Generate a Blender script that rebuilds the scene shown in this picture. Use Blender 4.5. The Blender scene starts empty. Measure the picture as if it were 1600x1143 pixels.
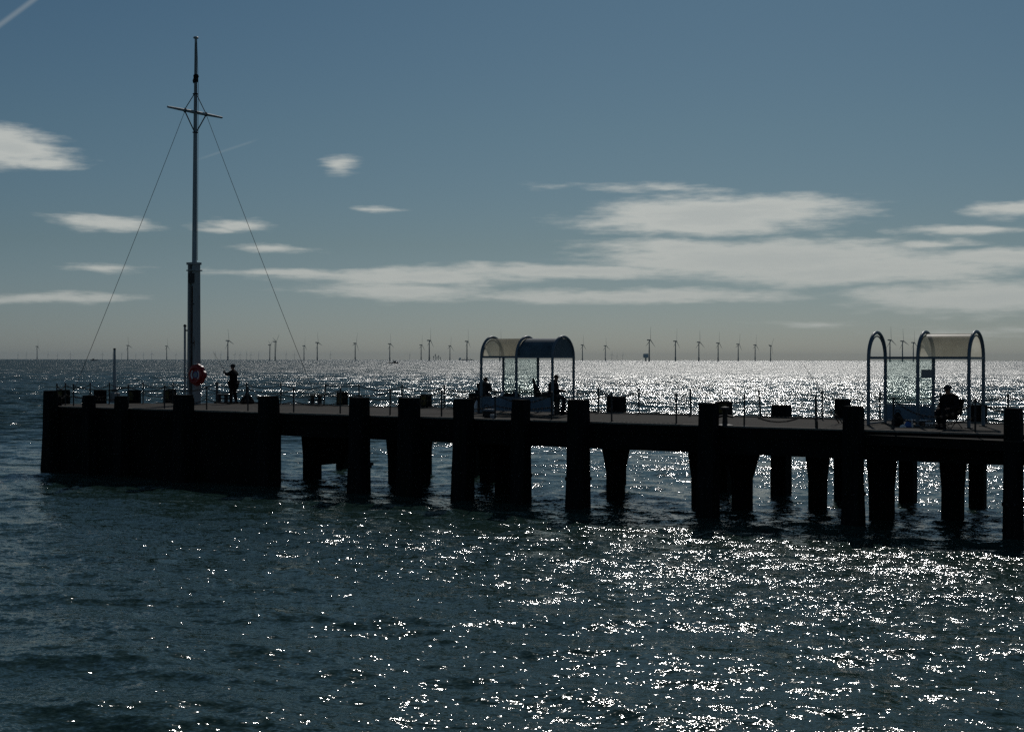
import bpy, math, random
import numpy as np
from mathutils import Vector, Matrix

random.seed(7)
SC = bpy.context.scene
COL = SC.collection
R = math.radians

# ------------------------------------------------------------------ camera, light, exposure
EYE = 4.70            # camera height above the sea
DECK = 2.70           # deck height above the sea
F = 2222.0            # focal length in pixels of the 1600 px wide photograph (50 mm)

cam_d = bpy.data.cameras.new('camera')
cam_d.sensor_width = 36.0
cam_d.lens = 50.0
cam_d.clip_start = 0.1
cam_d.clip_end = 90000.0
cam = bpy.data.objects.new('camera', cam_d)
COL.objects.link(cam)
cam.matrix_world = (Matrix.Translation((0, 0, EYE)) @ Matrix.Rotation(R(90 - 0.245), 4, 'X')
                    @ Matrix.Rotation(R(0.107), 4, 'Z'))
SC.camera = cam

SUN_AZ, SUN_EL = 10.0, 38.0
sv = Vector((math.sin(R(SUN_AZ)) * math.cos(R(SUN_EL)), math.cos(R(SUN_AZ)) * math.cos(R(SUN_EL)), math.sin(R(SUN_EL))))
sun_d = bpy.data.lights.new('sun', 'SUN')
sun_d.energy = 4.8
sun_d.angle = R(0.53)
sun_d.color = (1.0, 0.965, 0.91)
sun = bpy.data.objects.new('sun', sun_d)
COL.objects.link(sun)
sun.rotation_euler = sv.to_track_quat('Z', 'Y').to_euler()

SC.view_settings.view_transform = 'Standard'
SC.view_settings.look = 'None'
SC.view_settings.exposure = -2.12
SC.view_settings.gamma = 1.0
SC.view_settings.use_curve_mapping = False
SC.cycles.use_denoising = False
SC.cycles.max_bounces = 6
SC.cycles.diffuse_bounces = 2
SC.cycles.glossy_bounces = 3
SC.cycles.transmission_bounces = 4
SC.cycles.volume_bounces = 0
SC.cycles.transparent_max_bounces = 12
SC.cycles.caustics_reflective = False
SC.cycles.caustics_refractive = False
SC.cycles.sample_clamp_direct = 0.0
SC.cycles.sample_clamp_indirect = 4.0


class NT:
    """small helper to write node graphs"""
    def __init__(self, tree):
        self.t = tree
        self.n = tree.nodes
        self.l = tree.links

    def new(self, kind, **kw):
        nd = self.n.new(kind)
        for k, v in kw.items():
            setattr(nd, k, v)
        return nd

    def put(self, sock, v):
        if isinstance(v, bpy.types.NodeSocket):
            self.l.new(v, sock)
        elif v is not None:
            sock.default_value = v

    def m(self, op, a, b=None, c=None, clamp=False):
        nd = self.new('ShaderNodeMath', operation=op, use_clamp=clamp)
        self.put(nd.inputs[0], a)
        if b is not None: self.put(nd.inputs[1], b)
        if c is not None: self.put(nd.inputs[2], c)
        return nd.outputs[0]

    def v(self, op, a, b=None, scale=None):
        nd = self.new('ShaderNodeVectorMath', operation=op)
        self.put(nd.inputs[0], a)
        if b is not None: self.put(nd.inputs[1], b)
        if scale is not None: self.put(nd.inputs['Scale'], scale)
        return nd.outputs['Value'] if op in ('LENGTH', 'DOT_PRODUCT', 'DISTANCE') else nd.outputs[0]

    def noise(self, vec, scale, detail=2.0, rough=0.5, color=False, dist=0.0):
        nd = self.new('ShaderNodeTexNoise')
        self.put(nd.inputs['Vector'], vec)
        nd.inputs['Scale'].default_value = scale
        nd.inputs['Detail'].default_value = detail
        nd.inputs['Roughness'].default_value = rough
        nd.inputs['Distortion'].default_value = dist
        return nd.outputs['Color' if color else 'Fac']

    def ramp(self, fac, stops):
        nd = self.new('ShaderNodeValToRGB')
        cr = nd.color_ramp
        while len(cr.elements) < len(stops):
            cr.elements.new(0.5)
        for e, (p, c) in zip(cr.elements, stops):
            e.position = p
            e.color = (*c, 1) if len(c) == 3 else c
        self.put(nd.inputs[0], fac)
        return nd.outputs[0]

    def mix(self, fac, a, b, mode='MIX'):
        nd = self.new('ShaderNodeMix', data_type='RGBA', blend_type=mode)
        self.put(nd.inputs[0], fac)
        self.put(nd.inputs[6], (*a, 1) if isinstance(a, tuple) and len(a) == 3 else a)
        self.put(nd.inputs[7], (*b, 1) if isinstance(b, tuple) and len(b) == 3 else b)
        return nd.outputs[2]

    def smooth(self, x, lo, hi):
        nd = self.new('ShaderNodeMapRange', interpolation_type='SMOOTHSTEP')
        self.put(nd.inputs[0], x)
        nd.inputs[1].default_value = lo
        nd.inputs[2].default_value = hi
        return nd.outputs[0]


def build_world():
    w = bpy.data.worlds.new('World')
    SC.world = w
    w.use_nodes = True
    g = NT(w.node_tree)
    g.n.clear()
    out = g.new('ShaderNodeOutputWorld')
    bg = g.new('ShaderNodeBackground')
    g.l.new(bg.outputs[0], out.inputs[0])
    sky = g.new('ShaderNodeTexSky', sky_type='NISHITA')
    sky.sun_disc = False
    sky.sun_elevation = R(SUN_EL)
    sky.sun_rotation = R(SUN_AZ)
    sky.altitude = 0
    sky.air_density = 1.0
    sky.dust_density = 0.6
    sky.ozone_density = 2.2
    bg.inputs['Strength'].default_value = 0.105
    tc = g.new('ShaderNodeTexCoord')
    d = g.v('NORMALIZE', tc.outputs['Generated'])
    sep = g.new('ShaderNodeSeparateXYZ')
    g.put(sep.inputs[0], d)
    az = g.m('ARCTAN2', sep.outputs[0], sep.outputs[1])
    el = g.m('ARCSINE', sep.outputs[2])
    comb = g.new('ShaderNodeCombineXYZ')
    g.put(comb.inputs[0], az)
    g.put(comb.inputs[1], el)
    uv = comb.outputs[0]
    # wind-drawn streaks: noise stretched along the horizon
    st = g.v('MULTIPLY', uv, (1.0, 3.6, 1.0))
    warp = g.noise(st, 9.0, 4.0, 0.6, color=True)
    warp = g.v('SUBTRACT', warp, (0.5, 0.5, 0.5))
    warp = g.v('MULTIPLY', warp, (0.075, 0.016, 0.0))
    wuv = g.v('ADD', uv, warp)
    fine = g.noise(g.v('MULTIPLY', uv, (1.0, 4.6, 1.0)), 30.0, 6.0, 0.62)
    # where the clouds of this afternoon stand: bearing, height, half sizes (1600 px view units), weight
    clouds = [
        (1120, 334, 235, 38, 1.35), (1040, 345, 190, 20, 1.0), (1200, 322, 170, 26, 1.0),
        (1180, 402, 330, 40, 1.3), (1330, 420, 330, 30, 1.2), (1060, 384, 190, 22, 0.95),
        (1590, 405, 220, 19, 1.1), (880, 424, 300, 15, 1.1), (640, 432, 280, 18, 1.0),
        (620, 456, 190, 22, 0.95), (980, 462, 370, 16, 1.0), (1540, 464, 230, 34, 1.15),
        (1600, 321, 110, 16, 1.0), (1500, 359, 130, 11, 0.85), (1440, 383, 120, 10, 0.75),
        (1265, 505, 110, 8, 0.62), (1010, 295, 190, 10, 0.5), (1540, 516, 170, 10, 0.5),
        (5, 232, 105, 34, 1.1), (60, 249, 75, 16, 0.8), (160, 347, 90, 15, 0.95), (368, 349, 75, 15, 0.8), (340, 357, 50, 7, 0.7),
        (440, 388, 90, 9, 0.7), (175, 418, 75, 10, 0.75), (80, 468, 170, 10, 0.75),
        (440, 425, 150, 9, 0.95), (520, 256, 36, 19, 0.62), (585, 325, 42, 8, 0.68),
    ]
    dens = None
    for (px, py, rx, ry, op) in clouds:
        cu = math.atan((px - 800) / F)
        cv = math.atan((562 - py) / F * math.cos(cu))
        a = g.v('SUBTRACT', wuv, (cu, cv, 0))
        a = g.v('MULTIPLY', a, (F / rx, F / ry, 0))
        a = g.v('LENGTH', a)
        a = g.m('MULTIPLY_ADD', a, -op, op)
        dens = a if dens is None else g.m('MAXIMUM', dens, a)
    dens = g.m('MAXIMUM', dens, -0.5)
    # thin streaks carry on round the rest of the sky, outside the bearings above
    band = g.noise(g.v('MULTIPLY', uv, (1.0, 4.0, 1.0)), 3.2, 5.0, 0.55)
    side = g.smooth(g.m('ABSOLUTE', az), 0.42, 0.62)
    lowm = g.m('SUBTRACT', 1.0, g.smooth(el, 0.16, 0.5))
    roam = g.m('MULTIPLY', g.m('MULTIPLY', g.m('MULTIPLY_ADD', band, 4.0, -2.1), side), lowm)
    roam = g.m('SUBTRACT', roam, g.m('SUBTRACT', 1.0, side))
    dens = g.m('MAXIMUM', dens, roam)
    wisp = g.noise(g.v('MULTIPLY', uv, (1.0, 9.0, 1.0)), 40.0, 4.0, 0.6)
    dens = g.m('ADD', dens, g.m('MULTIPLY_ADD', fine, 0.95, -0.47))
    dens = g.m('ADD', dens, g.m('MULTIPLY_ADD', wisp, 0.5, -0.25))
    cover = g.smooth(dens, -0.02, 0.78)
    # vapour trails
    def trail(x0, y0, x1, y1, wd, op):
        def at(x_, y_):
            u_ = math.atan((x_ - 800) / F)
            return Vector((u_, math.atan((562 - y_) / F * math.cos(u_))))
        a, b = at(x0, y0), at(x1, y1)
        t = (b - a).normalized()
        L = (b - a).length
        rel = g.v('SUBTRACT', uv, (a.x, a.y, 0))
        al = g.v('DOT_PRODUCT', rel, (t.x, t.y, 0))
        ac = g.m('ABSOLUTE', g.v('DOT_PRODUCT', rel, (-t.y, t.x, 0)))
        k = g.m('SUBTRACT', 1.0, g.smooth(ac, 0.0, wd / F))
        k = g.m('MULTIPLY', k, g.smooth(al, -0.2 * L, 0.25 * L))
        k = g.m('MULTIPLY', k, g.m('SUBTRACT', 1.0, g.smooth(al, 0.8 * L, 1.1 * L)))
        return g.m('MULTIPLY', k, op)
    tr = g.m('MAXIMUM', trail(-70, 92, 100, -34, 6, 0.20), trail(310, 250, 400, 220, 3, 0.07))
    cover = g.m('MAXIMUM', g.m('MULTIPLY', cover, 0.95), tr)
    # sky: cool, a little grey towards the horizon
    tint = g.ramp(g.m('MULTIPLY', el, 1 / 0.4), [(0.0, (0.85, 1.09, 1.56)), (0.2, (0.70, 0.90, 1.04)), (0.4, (0.64, 0.89, 0.98)), (0.65, (0.54, 0.83, 0.95)), (1.0, (0.55, 0.80, 0.86))])
    skyc = g.mix(1.0, sky.outputs[0], tint, 'MULTIPLY')
    body = g.noise(g.v('MULTIPLY', uv, (1.0, 6.0, 1.0)), 7.0, 3.0, 0.5)
    core = g.m('ADD', g.m('MULTIPLY', g.smooth(dens, 0.45, 1.15), 0.75), g.m('MULTIPLY_ADD', body, 0.9, -0.45), clamp=True)
    cl = g.mix(core, (21.5, 22.2, 21.0), (17.2, 18.4, 18.0))
    cl = g.mix(g.m('MULTIPLY', g.m('SUBTRACT', 1.0, g.smooth(el, 0.0, 0.13)), 0.7), cl, (14.6, 15.6, 14.9))
    both = g.mix(cover, skyc, cl)
    g.l.new(both, bg.inputs['Color'])


build_world()

# ------------------------------------------------------------------ materials
MATS = {}


def material(name, col, rough=0.7, metal=0.0, spec=0.5, vary=0.25, scale=3.0, bump=0.0, bump_scale=20.0, streak=None,
             second=None, second_at=0.55, second_w=0.08, second_scale=2.0):
    m = bpy.data.materials.new(name)
    m.use_nodes = True
    g = NT(m.node_tree)
    p = g.n['Principled BSDF']
    tc = g.new('ShaderNodeTexCoord')
    ob = tc.outputs['Object']
    vec = ob
    if streak:
        vec = g.v('MULTIPLY', ob, streak)
    n1 = g.noise(vec, scale, 5.0, 0.6)
    lo = tuple(c * (1 - vary) for c in col)
    hi = tuple(c * (1 + vary) for c in col)
    c = g.ramp(n1, [(0.3, lo), (0.7, hi)])
    if second:
        n2 = g.noise(vec, second_scale, 6.0, 0.65, dist=0.3)
        k = g.smooth(n2, second_at - second_w, second_at + second_w)
        c = g.mix(k, c, second)
    g.put(p.inputs['Base Color'], c)
    p.inputs['Roughness'].default_value = rough
    p.inputs['Metallic'].default_value = metal
    p.inputs['Specular IOR Level'].default_value = spec
    if bump:
        b = g.new('ShaderNodeBump')
        b.inputs['Strength'].default_value = 0.6
        b.inputs['Distance'].default_value = bump
        g.put(b.inputs['Height'], g.noise(vec, bump_scale, 5.0, 0.65))
        g.l.new(b.outputs[0], p.inputs['Normal'])
    MATS[name] = m
    return m


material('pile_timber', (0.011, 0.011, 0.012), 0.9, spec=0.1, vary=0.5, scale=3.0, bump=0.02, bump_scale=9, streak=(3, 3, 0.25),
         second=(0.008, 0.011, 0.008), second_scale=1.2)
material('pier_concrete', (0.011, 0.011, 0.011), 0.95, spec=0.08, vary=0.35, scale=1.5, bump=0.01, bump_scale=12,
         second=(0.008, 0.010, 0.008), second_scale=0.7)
material('deck_asphalt', (0.066, 0.053, 0.040), 0.9, spec=0.2, streak=(0.5, 2.6, 1), vary=0.6, scale=4.0, bump=0.01, bump_scale=45,
         second=(0.042, 0.037, 0.031), second_scale=0.45, second_w=0.12)
material('kerb_concrete', (0.20, 0.18, 0.155), 0.9, spec=0.2, vary=0.3, scale=6.0, bump=0.01, bump_scale=30)
material('yellow_worn', (0.10, 0.075, 0.02), 0.8, spec=0.3, vary=0.4, scale=4, second=(0.03, 0.028, 0.024), second_scale=3)
material('shelter_paint', (0.10, 0.145, 0.19), 0.38, spec=0.5, vary=0.15, scale=4.0)
material('panel_blue', (0.10, 0.165, 0.235), 0.5, spec=0.4, vary=0.25, scale=2.0, streak=(1, 1, .3))
material('roof_blue', (0.065, 0.105, 0.135), 0.5, spec=0.4, vary=0.3, scale=3.0, second=(0.015, 0.025, 0.04), second_scale=2.0, second_at=.62)
material('mast_white', (0.30, 0.31, 0.32), 0.55, spec=0.4, vary=0.12, scale=2.0, streak=(4, 4, .35),
         second=(0.13, 0.06, 0.035), second_at=0.63, second_w=0.03, second_scale=2.2)
material('mast_rusty', (0.16, 0.155, 0.15), 0.7, spec=0.2, vary=0.3, scale=2.0, streak=(5, 5, .5),
         second=(0.075, 0.03, 0.018), second_at=0.50, second_w=0.06, second_scale=2.0)
material('mast_pole_paint', (0.30, 0.34, 0.37), 0.5, spec=0.4, vary=0.25, scale=2.0, streak=(4, 4, .4))
material('dark_steel', (0.025, 0.025, 0.027), 0.6, spec=0.4, vary=0.3, scale=10)
material('rusty_chain', (0.035, 0.026, 0.02), 0.8, spec=0.3, vary=0.4, scale=20)
material('red_plastic', (0.30, 0.012, 0.012), 0.35, spec=0.5, vary=0.1, scale=5)
material('white_plastic', (0.75, 0.76, 0.78), 0.4, spec=0.5, vary=0.05, scale=5)
material('blue_plastic', (0.03, 0.12, 0.38), 0.35, spec=0.5, vary=0.15, scale=8)
material('black_cloth', (0.012, 0.012, 0.014), 0.95, spec=0.1, vary=0.4, scale=12, bump=0.01, bump_scale=18)
material('navy_cloth', (0.014, 0.017, 0.026), 0.95, spec=0.1, vary=0.4, scale=12, bump=0.01, bump_scale=18)
material('denim_cloth', (0.018, 0.022, 0.034), 0.95, spec=0.1, vary=0.4, scale=14, bump=0.01, bump_scale=18)
material('grey_cloth', (0.05, 0.05, 0.052), 0.95, spec=0.1, vary=0.3, scale=14, bump=0.01, bump_scale=18)
material('skin', (0.30, 0.16, 0.11), 0.55, spec=0.3, vary=0.08, scale=12)
material('hair', (0.03, 0.022, 0.016), 0.8, spec=0.2, vary=0.4, scale=60)
material('rod_carbon', (0.02, 0.02, 0.02), 0.4, spec=0.5, vary=0.2)
material('turbine_grey', (0.22, 0.235, 0.25), 0.5, spec=0.3, vary=0.03, scale=.05)
material('platform_grey', (0.55, 0.62, 0.70), 0.6, spec=0.3, vary=0.08, scale=.1)
material('hull_dark', (0.03, 0.035, 0.04), 0.6, vary=0.2, scale=.3)
material('sign_grey', (0.25, 0.27, 0.30), 0.6, vary=0.1)
material('rope_dark', (0.03, 0.028, 0.024), 0.9, vary=0.3, scale=20)


def glass_mat():
    m = bpy.data.materials.new('shelter_glass')
    m.use_nodes = True
    g = NT(m.node_tree)
    g.n.clear()
    out = g.new('ShaderNodeOutputMaterial')
    tr = g.new('ShaderNodeBsdfTransparent')
    tr.inputs[0].default_value = (0.86, 0.915, 0.90, 1)
    gl = g.new('ShaderNodeBsdfGlossy')
    gl.inputs['Roughness'].default_value = 0.03
    gl.inputs[0].default_value = (0.9, 1, 0.97, 1)
    fr = g.new('ShaderNodeFresnel')
    fr.inputs[0].default_value = 1.5
    a = g.new('ShaderNodeMixShader')
    g.l.new(fr.outputs[0], a.inputs[0])
    g.l.new(tr.outputs[0], a.inputs[1])
    g.l.new(gl.outputs[0], a.inputs[2])
    df = g.new('ShaderNodeBsdfTranslucent')
    df.inputs[0].default_value = (0.45, 0.60, 0.56, 1)
    tc = g.new('ShaderNodeTexCoord')
    dirt = g.noise(tc.outputs['Object'], 3.0, 5.0, 0.6)
    k = g.m('MULTIPLY_ADD', g.smooth(dirt, 0.3, 0.75), 0.10, 0.03)
    b = g.new('ShaderNodeMixShader')
    g.put(b.inputs[0], k)
    g.l.new(a.outputs[0], b.inputs[1])
    g.l.new(df.outputs[0], b.inputs[2])
    g.l.new(b.outputs[0], out.inputs[0])
    MATS['shelter_glass'] = m


def cream_mat():
    m = bpy.data.materials.new('cream_sheet')
    m.use_nodes = True
    g = NT(m.node_tree)
    g.n.clear()
    out = g.new('ShaderNodeOutputMaterial')
    tc = g.new('ShaderNodeTexCoord')
    n = g.noise(tc.outputs['Object'], 2.6, 6.0, 0.6)
    c = g.ramp(n, [(0.3, (0.66, 0.61, 0.49)), (0.7, (0.88, 0.84, 0.71))])
    tl = g.new('ShaderNodeBsdfTranslucent')
    g.put(tl.inputs[0], c)
    df = g.new('ShaderNodeBsdfDiffuse')
    g.put(df.inputs[0], c)
    gl = g.new('ShaderNodeBsdfGlossy')
    gl.inputs['Roughness'].default_value = 0.35
    a = g.new('ShaderNodeMixShader')
    a.inputs[0].default_value = 0.2
    g.l.new(tl.outputs[0], a.inputs[1])
    g.l.new(df.outputs[0], a.inputs[2])
    b = g.new('ShaderNodeMixShader')
    b.inputs[0].default_value = 0.06
    g.l.new(a.outputs[0], b.inputs[1])
    g.l.new(gl.outputs[0], b.inputs[2])
    t2 = g.new('ShaderNodeBsdfTransparent')
    t2.inputs[0].default_value = (0.95, 0.9, 0.8, 1)
    e = g.new('ShaderNodeMixShader')
    e.inputs[0].default_value = 0.22
    g.l.new(b.outputs[0], e.inputs[1])
    g.l.new(t2.outputs[0], e.inputs[2])
    g.l.new(e.outputs[0], out.inputs[0])
    MATS['cream_sheet'] = m


glass_mat()
cream_mat()


def sea_mat():
    m = bpy.data.materials.new('sea_water')
    m.use_nodes = True
    g = NT(m.node_tree)
    p = g.n['Principled BSDF']
    geo = g.new('ShaderNodeNewGeometry')
    pos = geo.outputs['Position']
    # slopes of the small waves the mesh does not carry, each scale with its own amount
    rot = g.new('ShaderNodeVectorRotate', rotation_type='Z_AXIS')
    g.put(rot.inputs['Vector'], pos)
    rot.inputs['Angle'].default_value = R(14)
    pr = g.v('MULTIPLY', rot.outputs[0], (0.55, 1.0, 1.0))
    # the mesh stops carrying the short waves further out; the slopes take over their share there
    far = g.smooth(g.v('LENGTH', pos), 38.0, 120.0)
    total = None
    for freq, amp, ampf, det in ((0.055, 0.12, 0.65, 1.0), (0.17, 0.12, 0.75, 1.0), (0.55, 0.24, 1.5, 1.0), (2.4, 0.48, 0.95, 1.0), (9.0, 0.72, 0.6, 1.0), (26.0, 0.72, 0.5, 1.0)):
        c = g.noise(g.v('ADD', pr, (17.3 * freq, 5.1, 3.7 * amp)), freq, det, 0.5, color=True)
        c = g.v('MULTIPLY', g.v('SUBTRACT', c, (0.5, 0.5, 0.5)), (1.0, 1.0, 1.0))
        c = g.v('SCALE', c, scale=g.m('MULTIPLY_ADD', far, ampf - amp, amp))
        total = c if total is None else g.v('ADD', total, c)
    # gusts: rougher and smoother patches
    gust = g.noise(g.v('MULTIPLY', pos, (0.5, 1.0, 1.0)), 0.05, 3.0, 0.55)
    gs = g.m('MULTIPLY_ADD', g.smooth(gust, 0.3, 0.7), 0.5, 0.72)
    total = g.v('SCALE', total, scale=gs)
    broad = g.new('ShaderNodeCombineXYZ')
    g.put(broad.inputs[0], g.m('MULTIPLY_ADD', far, -0.36, 1.45))
    broad.inputs[1].default_value = 1.0
    broad.inputs[2].default_value = 1.0
    total = g.v('MULTIPLY', total, broad.outputs[0])
    # at grazing angles the backs of the waves hide behind their crests: the slopes one meets
    # along the line of sight follow the visible-facet (Rayleigh) law instead of the full Gaussian
    ts = g.new('ShaderNodeSeparateXYZ')
    g.put(ts.inputs[0], total)
    flat = g.v('MULTIPLY', total, (1.0, 1.0, 0.0))
    vh = g.v('NORMALIZE', g.v('MULTIPLY', geo.outputs['Incoming'], (1.0, 1.0, 0.0)))
    a = g.v('DOT_PRODUCT', flat, vh)
    ray = g.m('SQRT', g.m('ADD', g.m('MULTIPLY', a, a), g.m('MULTIPLY', ts.outputs[2], ts.outputs[2])))
    shift = g.m('MULTIPLY', g.m('SUBTRACT', ray, a), far)
    total = g.v('ADD', flat, g.v('SCALE', vh, scale=shift))
    nrm = g.v('NORMALIZE', g.v('ADD', geo.outputs['Normal'], total))
    g.l.new(nrm, p.inputs['Normal'])
    base = g.noise(pos, 0.03, 3.0, 0.5)
    c = g.ramp(base, [(0.3, (0.024, 0.055, 0.046)), (0.7, (0.032, 0.070, 0.058))])
    g.put(p.inputs['Base Color'], c)
    g.put(p.inputs['Roughness'], g.m('MULTIPLY_ADD', g.smooth(g.v('LENGTH', pos), 50.0, 700.0), 0.20, 0.09))
    p.inputs['IOR'].default_value = 1.333
    MATS['sea_water'] = m


sea_mat()

# ------------------------------------------------------------------ mesh helpers


class MB:
    def __init__(self):
        self.v = []
        self.f = []

    def add(self, vs, fs):
        o = len(self.v)
        self.v += [tuple(p) for p in vs]
        self.f += [tuple(i + o for i in f) for f in fs]
        return self

    def box(self, c, s, rz=0.0, rx=0.0, ry=0.0):
        hx, hy, hz = s[0] / 2, s[1] / 2, s[2] / 2
        M = Matrix.Rotation(rz, 3, 'Z') @ Matrix.Rotation(ry, 3, 'Y') @ Matrix.Rotation(rx, 3, 'X')
        vs = [Vector(c) + M @ Vector((x, y, z)) for z in (-hz, hz) for x, y in ((-hx, -hy), (hx, -hy), (hx, hy), (-hx, hy))]
        return self.add(vs, [(3, 2, 1, 0), (4, 5, 6, 7), (0, 1, 5, 4), (1, 2, 6, 5), (2, 3, 7, 6), (3, 0, 4, 7)])

    def loft(self, rings, cap=True):
        n = len(rings[0])
        vs = [p for r in rings for p in r]
        fs = []
        for i in range(len(rings) - 1):
            for j in range(n):
                a, b = i * n + j, i * n + (j + 1) % n
                fs.append((a, b, b + n, a + n))
        if cap:
            fs.append(tuple(reversed(range(n))))
            fs.append(tuple(range((len(rings) - 1) * n, len(rings) * n)))
        return self.add(vs, fs)

    def bbox_post(self, cx, cy, levels, bev=0.12, jit=0.0):
        """square section with cut corners; levels = (z, half x, half y, dx, dy)"""
        rings = []
        for (z, hx, hy, dx, dy) in levels:
            b = min(hx, hy) * bev
            pts = [(-hx + b, -hy), (hx - b, -hy), (hx, -hy + b), (hx, hy - b), (hx - b, hy), (-hx + b, hy), (-hx, hy - b), (-hx, -hy + b)]
            rings.append([(cx + dx + x + random.uniform(-jit, jit), cy + dy + y + random.uniform(-jit, jit), z + random.uniform(-jit, jit) * .3) for x, y in pts])
        return self.loft(rings)

    def tube(self, pts, rad, seg=8, cap=True, phase=0.0):
        pts = [Vector(p) for p in pts]
        if not isinstance(rad, (list, tuple)):
            rad = [rad] * len(pts)
        rings = []
        t0 = (pts[1] - pts[0]).normalized()
        up = Vector((0, 0, 1)) if abs(t0.z) < 0.9 else Vector((1, 0, 0))
        x = t0.cross(up).normalized()
        for i, p in enumerate(pts):
            if i == 0: t = pts[1] - pts[0]
            elif i == len(pts) - 1: t = pts[-1] - pts[-2]
            else: t = (pts[i + 1] - pts[i]).normalized() + (pts[i] - pts[i - 1]).normalized()
            t = t.normalized()
            x = (x - t * x.dot(t)).normalized()
            y = t.cross(x)
            rings.append([p + (x * math.cos(a) + y * math.sin(a)) * rad[i] for a in [phase + 2 * math.pi * k / seg for k in range(seg)]])
        return self.loft(rings, cap)

    def lathe(self, prof, seg=16, c=(0, 0, 0), M=None):
        rings = []
        for r, z in prof:
            ring = [Vector((r * math.cos(2 * math.pi * k / seg), r * math.sin(2 * math.pi * k / seg), z)) for k in range(seg)]
            if M: ring = [M @ p for p in ring]
            rings.append([p + Vector(c) for p in ring])
        return self.loft(rings)

    def torus(self, c, R_, r, M=None, seg=20, sub=8, a0=0.0, a1=2 * math.pi, sy=1.0):
        full = abs(a1 - a0 - 2 * math.pi) < 1e-4
        n = seg if full else seg + 1
        vs, fs = [], []
        for i in range(n):
            a = a0 + (a1 - a0) * i / seg
            for j in range(sub):
                b = 2 * math.pi * j / sub
                p = Vector(((R_ + r * math.cos(b)) * math.cos(a), (R_ + r * math.cos(b)) * math.sin(a), r * math.sin(b) * sy))
                if M: p = M @ p
                vs.append(p + Vector(c))
        for i in range(seg):
            for j in range(sub):
                i2 = (i + 1) % n
                fs.append((i * sub + j, i2 * sub + j, i2 * sub + (j + 1) % sub, i * sub + (j + 1) % sub))
        if not full:
            fs.append(tuple(reversed(range(sub))))
            fs.append(tuple(range(seg * sub, seg * sub + sub)))
        return self.add(vs, fs)

    def mesh(self, name, mat, smooth=False):
        me = bpy.data.meshes.new(name)
        me.from_pydata(self.v, [], self.f)
        me.update()
        if smooth:
            me.polygons.foreach_set('use_smooth', [True] * len(me.polygons))
            try:
                me.set_sharp_from_angle(angle=R(42))
            except Exception:
                pass
        me.materials.append(MATS[mat])
        return me


def obj(name, me, parent=None, loc=None, rz=0.0):
    o = bpy.data.objects.new(name, me)
    COL.objects.link(o)
    if parent: o.parent = parent
    if loc is not None: o.location = loc
    if rz: o.rotation_euler = (0, 0, rz)
    return o


def part(name, mb, mat, parent=None, smooth=False, label=None):
    o = obj(name, mb.mesh(name, mat, smooth), parent)
    if label: o['label'] = label
    return o


def tag(o, label, cat, group=None):
    o['label'] = label
    o['category'] = cat
    if group: o['group'] = group
    return o


def thing(name, label, cat, loc=(0, 0, 0), rz=0.0, group=None):
    o = bpy.data.objects.new(name, None)
    COL.objects.link(o)
    o.location = loc
    o.rotation_euler = (0, 0, rz)
    return tag(o, label, cat, group)


# ------------------------------------------------------------------ where the pier lies
PU = Vector((0.837, -0.547)).normalized()         # along the pier, towards the shore
PN = Vector((-PU.y, PU.x))                         # across it, away from the viewer
PO = Vector((-18.88, 59.1))                        # seaward near corner of the deck
TH = math.atan2(PU.y, PU.x)


def P(s, t, z=0.0):
    q = PO + PU * s + PN * t
    return Vector((q.x, q.y, z))


def to_pier(x, y):
    q = Vector((x, y)) - PO
    return q.dot(PU), q.dot(PN)


def s_on(bearing, t):
    """distance along the pier of the point of line t seen on a bearing (in 1/1600 of the view's width)"""
    k = (bearing - 800) / F
    o = PO + PN * t
    return (k * o.y - o.x) / (PU.x - k * PU.y)


def ground(bearing, row, z=DECK):
    """deck point from its bearing and its dip below the horizon (surveyed from the photograph)"""
    hor = 560.5 + 0.00187 * bearing
    d = (EYE - z) * F / (row - hor)
    return Vector(((bearing - 800) / F * d, d, z))


def gp(bearing, row):
    v = ground(bearing, row)
    return to_pier(v.x, v.y)


def depth(s, t):
    return (PO + PU * s + PN * t).y


def L2(o, parent_thing):
    return o


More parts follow.
